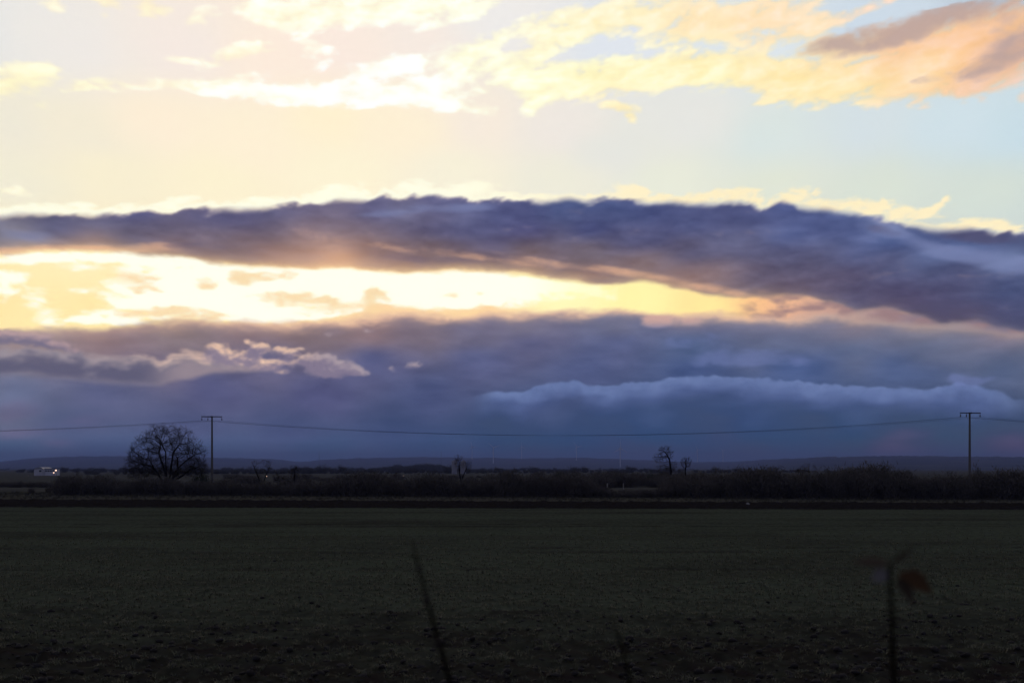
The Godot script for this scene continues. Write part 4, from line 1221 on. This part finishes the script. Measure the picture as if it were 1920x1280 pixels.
const LOW_PUFFS := [
	[13.2, 6.88, 2.29, 0.5, 2.4, 0.75], [15.46, 6.81, 2.56, 0.46, -1.86, 0.8], [17.36, 6.55, 1.88, 0.29, -2.03, 0.6], [11.55, 7.98, 1.98, 0.46, -1.61, 0.4],
	[9.56, 8.03, 1.68, 0.4, -1.33, 0.4], [9.56, 9.26, 1.21, 0.36, -1.53, 1], [9.05, 9.37, 0.67, 0.33, -1.47, 1], [11.29, 9.18, 0.66, 0.26, -1.8, 0.9],
	[26.8, 5.03, 0.55, 0.37, -2.53, 1], [27.62, 4.93, 0.49, 0.27, -2.57, 1], [28.37, 5.08, 0.59, 0.15, 5.27, 0.8], [26.52, 5.29, 0.22, 0.18, -2.62, 0.9]]
const PINK := [
	[23.41, 1.01, 2.03, 0.7, -0.44, 0.8], [23.99, 1.83, 1.44, 0.5, 9.19, 0.6], [29.61, 0.84, 1.82, 0.9, -0.48, 0.9], [28.95, 1.75, 1.32, 0.6, -0.97, 0.6],
	[-29.22, 3.24, 1.57, 0.48, 11.81, 0.7], [-28.42, 2, 2.4, 0.3, 7.08, 0.6], [-27.07, 1.53, 0.82, 0.25, 0.78, 0.5], [-25.69, 2.73, 1.68, 0.43, 1.31, 0.4]]
const STREAK_WARM := [
	[-28.42, 12.18, 3.2, 0.29, 8.37, 1], [-24.28, 12.67, 3.15, 0.21, 3.51, 0.8], [-22.53, 13.01, 2.06, 0.24, 5.2, 0.7], [-6.86, 13.82, 4.08, 0.23, -4.4, 0.55],
	[-2.07, 13.39, 4.82, 0.23, -9.53, 0.6], [-10.89, 13.86, 3.99, 0.96, -7.44, 0.2], [4.13, 12.77, 5.48, 0.23, -8.89, 0.55], [9.22, 12, 5.04, 0.26, -11.89, 0.7],
	[13.52, 10.92, 3.58, 0.19, -10.56, 0.6], [17.36, 10.41, 2.2, 0.32, -13.18, 0.6], [15.46, 10.06, 1.92, 0.39, -10.72, 0.6], [18.61, 9.64, 1.86, 0.29, -15.18, 0.7],
	[23.41, 9.09, 1.74, 0.25, -9.86, 0.6], [23.99, 8.93, 1.15, 0.15, -13.9, 0.5]]
const STREAK_PALE := [
	[-7.54, 15.97, 2.37, 0.25, 8, 0.6], [-6.86, 16.24, 1.7, 0.25, 1.85, 0.5], [-2.41, 16.4, 2.41, 0.29, 4.65, 0.7], [-28.95, 12.75, 1.58, 0.46, 6.79, 0.6],
	[22.53, 14.57, 1.18, 0.3, -25.77, 0.7], [23.41, 13.89, 1.74, 0.24, -29.76, 0.7], [25.13, 12.76, 2.54, 0.39, -23.77, 0.9], [27.35, 12, 2.72, 0.44, -14, 1],
	[29.48, 11.37, 2.09, 0.49, -12.23, 0.95], [19.84, 13.61, 3.66, 0.37, -10.72, 0.35], [16.1, 13.73, 3.18, 0.25, -3.81, 0.3], [17.99, 14.31, 2.81, 0.22, -8.45, 0.3]]
const STREAK_DARK := [
	[-22.24, 12.55, 0.71, 0.15, -5.04, 0.6], [-23.99, 12.87, 0.4, 0.15, 5.52, 0.5], [-20.3, 13.27, 0.91, 0.18, 4.72, 0.5], [-27.07, 12.62, 0.66, 0.18, 6.22, 0.4],
	[-4.81, 13.15, 3.76, 0.23, -2.93, 0.5], [-7.54, 12.54, 2.71, 0.2, -0.39, 0.5], [6.86, 11.74, 2.72, 0.2, -5.37, 0.4], [26.8, 13.23, 2.47, 0.35, -12.42, 0.7],
	[28.95, 12.75, 2.11, 0.4, -10.79, 0.6], [22.53, 13.97, 1.76, 0.21, -21.55, 0.3], [22.24, 10.04, 3.25, 0.31, -12.01, 0.3], [26.25, 8.53, 2.22, 0.27, -12.14, 0.4]]
const WISPS := [
	[-20.45, 15.67, 1.27, 0.33, 9.54, 1.15], [-21.65, 15.32, 1.19, 0.21, 5.77, 0.9], [-16.1, 16.08, 1.78, 0.28, 10.39, 1.1], [-14.17, 16.31, 0.97, 0.22, 11.89, 0.9],
	[-11.55, 16.85, 1.72, 0.43, 17.25, 1.25], [-10.06, 16.93, 1.34, 0.37, -7.17, 1.1], [-6.52, 17.45, 1.16, 0.41, 11.87, 1.25], [-4.98, 17.24, 1.37, 0.28, 1.41, 1],
	[-2.75, 17.44, 1.58, 0.41, 2.79, 1.25], [-1.03, 17.11, 1.24, 0.22, 0.29, 0.8], [7.87, 17.12, 1.15, 0.47, -12.23, 1.2], [9.39, 16.71, 1.21, 0.28, -2.61, 0.9],
	[1.72, 16.98, 2.07, 0.19, -0.48, 0.7], [5.5, 16.91, 1.23, 0.19, -1.53, 0.7], [11.22, 16.65, 1.52, 0.28, 2.88, 0.95], [14.01, 16.69, 1.49, 0.34, 2.07, 1.15],
	[15.46, 16.28, 1.15, 0.24, -14.26, 0.9], [12.21, 16.62, 0.99, 0.25, 16.6, 0.9], [17.68, 16.32, 1.13, 0.39, 3.09, 1.15], [18.61, 15.9, 0.93, 0.27, -15.07, 0.9],
	[20.14, 15.64, 1.21, 0.3, 2.56, 1.05], [22.24, 15.26, 1.3, 0.39, -5.93, 1.15], [23.99, 14.77, 1.61, 0.35, -10.26, 1.1], [25.47, 14.78, 0.84, 0.2, 29.3, 1],
	[25.91, 15.13, 0.39, 0.12, 43.02, 0.8], [24.56, 14.65, 1.43, 0.23, 7.62, 0.95], [26.52, 13.73, 0.83, 0.17, -6.56, 0.8], [27.89, 13.74, 1.08, 0.26, -6.96, 1],
	[29.48, 13.28, 0.94, 0.26, -11.2, 0.95], [-27.35, 14.58, 1.79, 0.26, 7.18, 1], [-29.22, 14.14, 1.21, 0.31, 7.55, 1], [-25.97, 14.87, 0.72, 0.23, 6.89, 1],
	[-23.99, 14.92, 1.15, 0.24, 16.32, 0.9]]

# ---------------------------------------------------------------- the sky: air and clouds by azimuth and elevation, in degrees (azimuth 0 is the way the camera looks)
const SKY_W := 4096
const SKY_H := 3072
const NEAR_COLS := 780
const NEAR_TOP := 34.0
const SKY_STORE := 0.72          # the picture holds the sky at this share of its brightness, so that its whites keep their strength
const HAZE_TOP := 270.0          # metres of haze overhead
const AIRLIGHT := Vector3(0.036, 0.041, 0.082)

func curve_at(line: Array, a: float) -> float:
	if a <= line[0][0]:
		return line[0][1]
	for i in range(1, line.size()):
		if a <= line[i][0]:
			var t: float = (a - line[i - 1][0]) / (line[i][0] - line[i - 1][0])
			t = lerpf(t, t * t * (3.0 - 2.0 * t), 0.6)
			return lerpf(line[i - 1][1], line[i][1], t)
	return line[-1][1]

func colour_field(points: Array, a0: float, a1: float, e0: float, e1: float, w: int, h: int) -> PackedFloat32Array:
	var im := Image.create(34, 40, false, Image.FORMAT_RGBF)
	for j in 40:
		for i in 34:
			var a := lerpf(a0, a1, (i + 0.5) / 34.0)
			var e := lerpf(e0, e1, (j + 0.5) / 40.0)
			var s := Vector3.ZERO
			var ws := 0.0
			for p in points:
				var dx: float = (a - p[0]) * 0.6
				var dy: float = e - p[1]
				var k := 1.0 / pow(dx * dx + dy * dy + 0.06, 1.7)
				s += Vector3(p[2], p[3], p[4]) * k
				ws += k
			s /= ws
			im.set_pixel(i, j, Color(s.x, s.y, s.z))
	im.resize(w, h, Image.INTERPOLATE_CUBIC)
	return im.get_data().to_float32_array()

func spread(blobs: Array, a0: float, da: float, e0: float, de: float, w: int, h: int) -> PackedFloat32Array:
	var out := PackedFloat32Array()
	out.resize(w * h)
	for b in blobs:
		var reach: float = maxf(b[2], b[3]) * 1.5
		var c := cos(deg_to_rad(b[4]))
		var s := sin(deg_to_rad(b[4]))
		var i0 := maxi(0, int((b[0] - reach - a0) / da))
		var i1 := mini(w, int((b[0] + reach - a0) / da) + 1)
		var j0 := maxi(0, int((b[1] + reach - e0) / de))
		var j1 := mini(h, int((b[1] - reach - e0) / de) + 1)
		var irx: float = 1.0 / (b[2] * 1.45)
		var iry: float = 1.0 / (b[3] * 1.45)
		for j in range(j0, j1):
			var dy: float = e0 + (j + 0.5) * de - b[1]
			for i in range(i0, i1):
				var dx: float = a0 + (i + 0.5) * da - b[0]
				var u: float = (dx * c + dy * s) * irx
				var v: float = (dy * c - dx * s) * iry
				var r := u * u + v * v
				if r < 1.0:
					var k: float = b[5] * (1.0 - r)
					var at := j * w + i
					out[at] = maxf(out[at], k) + 0.25 * minf(out[at], k)
	return out

func fractal(seed_: int, frequency: float, octaves: int, gain := 0.5) -> FastNoiseLite:
	var n := FastNoiseLite.new()
	n.seed = seed_
	n.noise_type = FastNoiseLite.TYPE_SIMPLEX_SMOOTH
	n.frequency = frequency
	n.fractal_octaves = octaves
	n.fractal_gain = gain
	return n

func far_sky(a: float, e: float, n: FastNoiseLite, n2: FastNoiseLite) -> Vector3:
	# the same evening sky away from the sun: a grey-blue cloud deck with breaks, its glow falling off with the angle from the sun
	var ar := deg_to_rad(a)
	var er := deg_to_rad(e)
	var v := Vector3(sin(ar) * cos(er), sin(er), -cos(ar) * cos(er))
	var sun := Vector3(sin(deg_to_rad(-7.0)) * cos(deg_to_rad(8.5)), sin(deg_to_rad(8.5)), -cos(deg_to_rad(-7.0)) * cos(deg_to_rad(8.5)))
	var g := rad_to_deg(acos(clampf(v.dot(sun), -1.0, 1.0)))
	var glow := exp(-pow(g / 34.0, 2.0))
	var flat_ := 1.0 / (v.y + 0.12)
	var p := Vector2(v.x, v.z) * flat_
	var d := n.get_noise_2d(p.x * 2.2, p.y * 4.5) + 0.35 * n2.get_noise_2d(p.x * 2.0, p.y * 4.0)
	var cover := smoothstep(-0.42, 0.12, d)
	var air := Vector3(118, 121, 144).lerp(Vector3(238, 234, 224), glow)
	var cloud := Vector3(98, 98, 114).lerp(Vector3(214, 190, 172), glow * 0.85) + Vector3.ONE * d * 18.0
	var c := air.lerp(cloud, cover)
	var bank := smoothstep(10.5, 7.0, e + 3.0 * n.get_noise_2d(a * 0.16 + 60.0, e * 0.5))
	return c.lerp(Vector3(78, 84, 126) + Vector3.ONE * (10.0 * d - (8.0 - e) * 1.5), bank)

func above_haze(c: Vector3, e: float) -> Color:
	# what the sky must be beyond the haze for the colour c (0 to 255) to be seen through it
	var t := exp(-FOG * minf(HAZE_TOP / maxf(sin(deg_to_rad(e)), 0.001), 8200.0))
	var l := Color(clampf(c.x, 0.0, 255.0) / 255.0, clampf(c.y, 0.0, 255.0) / 255.0, clampf(c.z, 0.0, 255.0) / 255.0).srgb_to_linear()
	var k := SKY_STORE / t
	return Color(maxf(0.004, (l.r - (1.0 - t) * AIRLIGHT.x) * k), maxf(0.004, (l.g - (1.0 - t) * AIRLIGHT.y) * k), maxf(0.004, (l.b - (1.0 - t) * AIRLIGHT.z) * k)).linear_to_srgb()

func make_sky() -> Image:
	var w := NEAR_COLS
	var da := 360.0 / SKY_W
	var de := -180.0 / SKY_H
	var a0 := -da * (w / 2)
	var first_row := int((90.0 - NEAR_TOP) / 180.0 * SKY_H)
	var h := SKY_H / 2 - first_row
	var e0 := 90.0 + first_row * de
	var n := fractal(11, 0.32, 5)
	var nf := fractal(23, 1.5, 4, 0.55)
	var ns := fractal(37, 0.32, 4, 0.4)
	# the far sky, coarse
	var fw := 512
	var fh := 384
	var far := Image.create(fw, fh, false, Image.FORMAT_RGB8)
	var g1 := fractal(5, 0.55, 5)
	var g2 := fractal(6, 2.2, 4)
	for j in fh:
		var e := 90.0 - (j + 0.5) * 180.0 / fh
		for i in fw:
			var c := Vector3(58, 64, 88)
			if e > -1.0:
				c = far_sky(wrapf((i + 0.5) * 360.0 / fw, -180.0, 180.0), maxf(e, 0.0), g1, g2)
			far.set_pixel(i, j, above_haze(c, maxf(e, 0.5)))
	far.resize(SKY_W, SKY_H, Image.INTERPOLATE_CUBIC)
	# the part towards the sun, fine
	var a1 := a0 + w * da
	var e1 := e0 + h * de
	var air := colour_field(AIR, a0, a1, e0, e1, w, h)
	var high := colour_field(HIGH, a0, a1, e0, e1, w, h)
	var big := colour_field(BIG, a0, a1, e0, e1, w, h)
	var bank := colour_field(BANK, a0, a1, e0, e1, w, h)
	var s_high := spread(HIGH_BLOBS, a0, da, e0, de, w, h)
	var s_dark := spread(DARK_HIGH, a0, da, e0, de, w, h)
	var s_gap := spread(GAP, a0, da, e0, de, w, h)
	var s_puff := spread(PUFFS, a0, da, e0, de, w, h)
	var s_cum := spread(CUMULUS, a0, da, e0, de, w, h)
	var s_low := spread(LOW_PUFFS, a0, da, e0, de, w, h)
	var s_pink := spread(PINK, a0, da, e0, de, w, h)
	var s_warm := spread(STREAK_WARM, a0, da, e0, de, w, h)
	var s_pale := spread(STREAK_PALE, a0, da, e0, de, w, h)
	var s_deep := spread(STREAK_DARK, a0, da, e0, de, w, h)
	var s_wisp := spread(WISPS, a0, da, e0, de, w, h)
	var near := Image.create(w, h, false, Image.FORMAT_RGB8)
	var grain := RandomNumberGenerator.new()
	grain.seed = 9
	for i in w:
		var a := a0 + (i + 0.5) * da
		var t_big := curve_at(BIG_TOP, a)
		var b_big := curve_at(BIG_BOTTOM, a)
		var t_bank := curve_at(BANK_TOP, a)
		var t_low := curve_at(LOW_TOP, a)
		var t_roll := curve_at(ROLL_TOP, a)
		var b_roll := curve_at(ROLL_BOTTOM, a)
		var roll_in := smoothstep(-14.2, -15.4, a)
		var low_in := smoothstep(-3.2, -0.5, a) * smoothstep(31.5, 27.5, a)
		var right := smoothstep(-6.0, 12.0, a)
		var sun_side := exp(-pow((a + 8.0) / 17.0, 2.0))
		var rim := Vector3(255, 254, 230).lerp(Vector3(254, 238, 196), right)
		for j in h:
			var e := e0 + (j + 0.5) * de
			var at := j * w + i
			var k3 := at * 3
			var c := Vector3(air[k3], air[k3 + 1], air[k3 + 2])
			var q := n.get_noise_2d(a * 0.7, e * 1.6)
			var f := nf.get_noise_2d(a * 0.75 + q * 0.9, e * 1.5 - q * 0.6)
			# high, lit clouds
			var hv := s_high[at]
			if hv > 0.0:
				var u := a * 0.97 + e * 0.24
				var v := e * 0.97 - a * 0.24 * 0.6
				var m := n.get_noise_2d(u * 1.1 + 40.0 + q * 0.9, v * 2.9 + f * 0.15) + 0.3 * nf.get_noise_2d(a * 0.8 + 5.0, e * 1.3 + 9.0)
				var dens := smoothstep(-0.06, 0.9, hv - 0.24 + 1.0 * m)
				var hc := Vector3(high[k3], high[k3 + 1], high[k3 + 2]) + Vector3(5, 12, 32) * m
				c = c.lerp(hc, dens)
				var dk := s_dark[at]
				if dk > 0.0:
					c = c.lerp(Vector3(184, 160, 154), 0.85 * smoothstep(-0.1, 1.3, dk - 0.04 + 0.8 * m))
			# the bright gap
			if e < b_big + 1.0 and e > t_bank - 1.5:
				var gv := s_gap[at]
				var m2 := n.get_noise_2d(a * 1.6 + 90.0, e * 4.4) + 0.55 * f
				if gv > 0.0:
					c = c.lerp(Vector3(255, 255, 238).lerp(Vector3(255, 252, 204), smoothstep(0.5, 5.5, a)), smoothstep(-0.05, 0.85, gv - 0.08 + 0.6 * m2))
				c = c.lerp(Vector3(150, 122, 124), 0.8 * smoothstep(12.5, 17.0, a) * smoothstep(-0.3, 0.45, ns.get_noise_2d(a * 1.3, e * 3.6 + 5.0) + 0.2 * f))
				var pv := s_puff[at]
				if pv > 0.0:
					c = c.lerp(Vector3(245, 214, 164), 0.85 * smoothstep(-0.05, 1.1, pv - 0.08 + 0.8 * m2))
			# the long dark cloud
			if e < t_big + 2.0 and e > b_big - 1.5:
				var lean := ns.get_noise_2d((a - e * 1.2) * 1.5 + 7.0, e * 1.6 + 30.0) + 0.35 * nf.get_noise_2d(a * 0.45 - e * 0.4, e * 0.5)
				var wild := smoothstep(-0.35, 0.4, ns.get_noise_2d(a * 0.55 + 200.0, 3.0))
				var d_top := t_big - e + lerpf(0.06, 0.2, wild) * lean + lerpf(0.05, 0.26, wild) * n.get_noise_2d((a - e * 0.8) * 1.9 + 77.0, e * 2.6) + 0.05 * f
				var soft := lerpf(0.42, 0.2, wild)
				var wv := s_wisp[at]
				if wv > 0.0:
					c = c.lerp(rim, 0.97 * smoothstep(0.0, 1.15, wv - 0.04 + 0.75 * n.get_noise_2d((a - e * 0.9) * 1.9 + 7.0, e * 2.4) + 0.7 * f))
				c = c.lerp(rim, (0.9 - 0.35 * right) * exp(-pow((d_top + 0.13) / 0.13, 2.0)))
				var lum := ns.get_noise_2d(a * 0.7 + 20.0, e * 2.6 + 70.0)
				var d_bot := e - b_big + 0.16 * lum + 0.07 * f
				var body := smoothstep(-0.5 * soft, soft, d_top) * smoothstep(-0.16, 0.16, d_bot)
				if body > 0.0:
					var bc := Vector3(big[k3], big[k3 + 1], big[k3 + 2]) + Vector3(9, 10, 12) * lum + Vector3(9, 9, 10) * n.get_noise_2d(a * 1.5 + 300.0 + lum, e * 4.2) + Vector3(4, 4, 4.5) * f
					bc = bc.lerp(Vector3(232, 178, 142), 0.75 * smoothstep(0.1, 1.0, s_warm[at] - 0.1 + 0.5 * lum + 0.15 * f))
					bc = bc.lerp(Vector3(122, 132, 174), 0.7 * smoothstep(0.05, 1.0, s_pale[at] - 0.05 + 0.4 * lum))
					bc = bc.lerp(Vector3(80, 74, 100), 0.6 * smoothstep(0.1, 0.9, s_deep[at] - 0.05 + 0.6 * lum))
					# thin edges let the light through
					bc = bc.lerp(Vector3(226, 172, 140), 0.72 * exp(-pow((a + 11.0) / 5.5, 2.0)) * exp(-maxf(d_bot, 0.0) / 1.1))
					bc = bc.lerp(Vector3(216, 164, 136), 0.3 * sun_side * exp(-maxf(d_bot, 0.0) / 0.6))
					bc = bc.lerp(Vector3(255, 220, 160), (0.15 + 0.8 * sun_side) * exp(-maxf(d_bot, 0.0) / 0.27))
					bc = bc.lerp(Vector3(196, 176, 186), 0.5 * exp(-pow(d_top / 0.16, 2.0)))
					c = c.lerp(bc, body)
			# the low bank
			if e < t_bank + 1.5:
				var bn := ns.get_noise_2d(a * 0.8 + 55.0, e * 2.0 + 12.0)
				var d_bank := t_bank - e + 0.28 * bn + 0.12 * f
				var solid := smoothstep(-0.28, 0.3, d_bank)
				if solid > 0.0:
					var kc := Vector3(bank[k3], bank[k3 + 1], bank[k3 + 2]) + (Vector3(6, 6, 7) * bn + Vector3(7, 7, 8) * n.get_noise_2d(a * 1.1 + 400.0, e * 3.4)) * smoothstep(0.5, 6.0, e) + Vector3(1.2, 1.2, 1.4) * f
					var mid := smoothstep(-26.0, -14.0, a) * smoothstep(27.0, 14.0, a)
					kc = kc.lerp(Vector3(242, 196, 164), (0.3 + 0.52 * mid) * exp(-pow(maxf(d_bank - 0.05, 0.0) / 0.42, 2.0)))
					c = c.lerp(kc, solid)
					var pk := s_pink[at]
					if pk > 0.0:
						c = c.lerp(Vector3(112, 88, 120), 0.38 * smoothstep(0.0, 1.2, pk + 0.4 * bn))
			# the longer pale cloud low on the right
			if low_in > 0.0 and e < t_low + 0.8 and e > t_low - 3.0:
				var ln := nf.get_noise_2d(a * 0.7 + 3.0, e * 1.0 + 8.0)
				var d_low := t_low - e + 0.13 * ln + 0.1 * n.get_noise_2d(a * 2.6, e * 3.0 + 99.0)
				var la := smoothstep(-0.05, 0.1, d_low) * smoothstep(2.0, 0.35, d_low + 0.6 * q) * low_in
				var lc := Vector3(102, 119, 163).lerp(Vector3(74, 88, 132), smoothstep(0.0, 1.5, d_low + 0.5 * q)) + Vector3(10, 10, 10) * ln
				c = c.lerp(lc, 0.92 * la)
			var lv := s_low[at]
			if lv > 0.0:
				var m4 := n.get_noise_2d(a * 1.5 + 31.0, e * 2.6) + 0.25 * f
				var warm := smoothstep(8.4, 9.4, e)
				c = c.lerp(Vector3(108, 120, 168).lerp(Vector3(206, 166, 156), warm), (0.55 + 0.3 * warm) * smoothstep(0.0, 0.9, lv - 0.1 + 0.6 * m4))
			# the rolled cloud low on the left: lit rim, dark core, pale underside
			if roll_in > 0.0 and e < t_roll + 0.6 and e > b_roll - 0.6:
				var rn := n.get_noise_2d(a * 1.3 + 14.0, e * 2.6)
				var r1 := t_roll - e + 0.2 * rn + 0.2 * f
				var r2 := e - b_roll + 0.14 * rn + 0.06 * f
				var ra := smoothstep(-0.1, 0.3, r1) * smoothstep(-0.15, 0.3, r2) * roll_in
				var core := smoothstep(0.0, 1.0, r1 + 0.45 * rn) * smoothstep(-0.5, 0.5, r2 + 0.3 * rn)
				var rc := Vector3(152, 142, 150).lerp(Vector3(234, 196, 172), smoothstep(-27.0, -18.0, a) * smoothstep(1.1, 0.0, r1))
				c = c.lerp(rc.lerp(Vector3(92, 90, 112), core * smoothstep(-16.0, -23.0, a)).lerp(Vector3(146, 132, 140), smoothstep(-23.0, -20.0, a) * smoothstep(0.35, 1.0, r1 + 0.5 * rn)), 0.92 * ra)
			# the broken cumulus on the left, lit along its upper side
			var cv := s_cum[at]
			if cv > 0.0:
				var m5 := 0.85 * nf.get_noise_2d(a * 1.3 + 71.0, e * 1.7) + 0.8 * n.get_noise_2d(a * 2.0, e * 3.4 + 40.0)
				var cd := cv - 0.14 + 0.55 * m5
				var up := at - 5 * w + 2
				var above := 0.0
				if up >= 0:
					above = s_cum[up] - 0.14 + 0.55 * (0.85 * nf.get_noise_2d((a + 2.0 * da) * 1.3 + 71.0, (e - 5.0 * de) * 1.7) + 0.8 * n.get_noise_2d((a + 2.0 * da) * 2.0, (e - 5.0 * de) * 3.4 + 40.0))
				var dens5 := smoothstep(-0.06, 0.85, cd)
				var lit := clampf(0.34 + 1.15 * (cd - above) - 0.5 * smoothstep(0.35, 1.1, cd), 0.0, 1.0)
				var shade := Vector3(112, 106, 130).lerp(Vector3(132, 120, 140), smoothstep(-27.0, -22.0, a))
				var peach := Vector3(234, 196, 170).lerp(Vector3(172, 156, 162), smoothstep(-14.5, -11.5, a)).lerp(Vector3(176, 150, 154), smoothstep(-21.0, -26.0, a))
				c = c.lerp(shade.lerp(peach, lit), dens5 * 0.86)
			var g := grain.randf_range(-1.2, 1.2)
			near.set_pixel(i, j, above_haze(c + Vector3.ONE * g, e))
	# lay it in, feathered over four degrees at its edges
	var mask := Image.create(w, h, false, Image.FORMAT_RGBA8)
	for i in w:
		var edge := minf(i, w - 1 - i) * da
		var ka := smoothstep(0.0, 3.6, edge)
		for j in h:
			var c := near.get_pixel(i, j)
			c.a = ka * smoothstep(0.0, 4.0, -j * de)
			mask.set_pixel(i, j, c)
	far.convert(Image.FORMAT_RGBA8)
	var half := w / 2
	far.blend_rect(mask, Rect2i(half, 0, half, h), Vector2i(0, first_row))
	far.blend_rect(mask, Rect2i(0, 0, half, h), Vector2i(SKY_W - half, first_row))
	return far
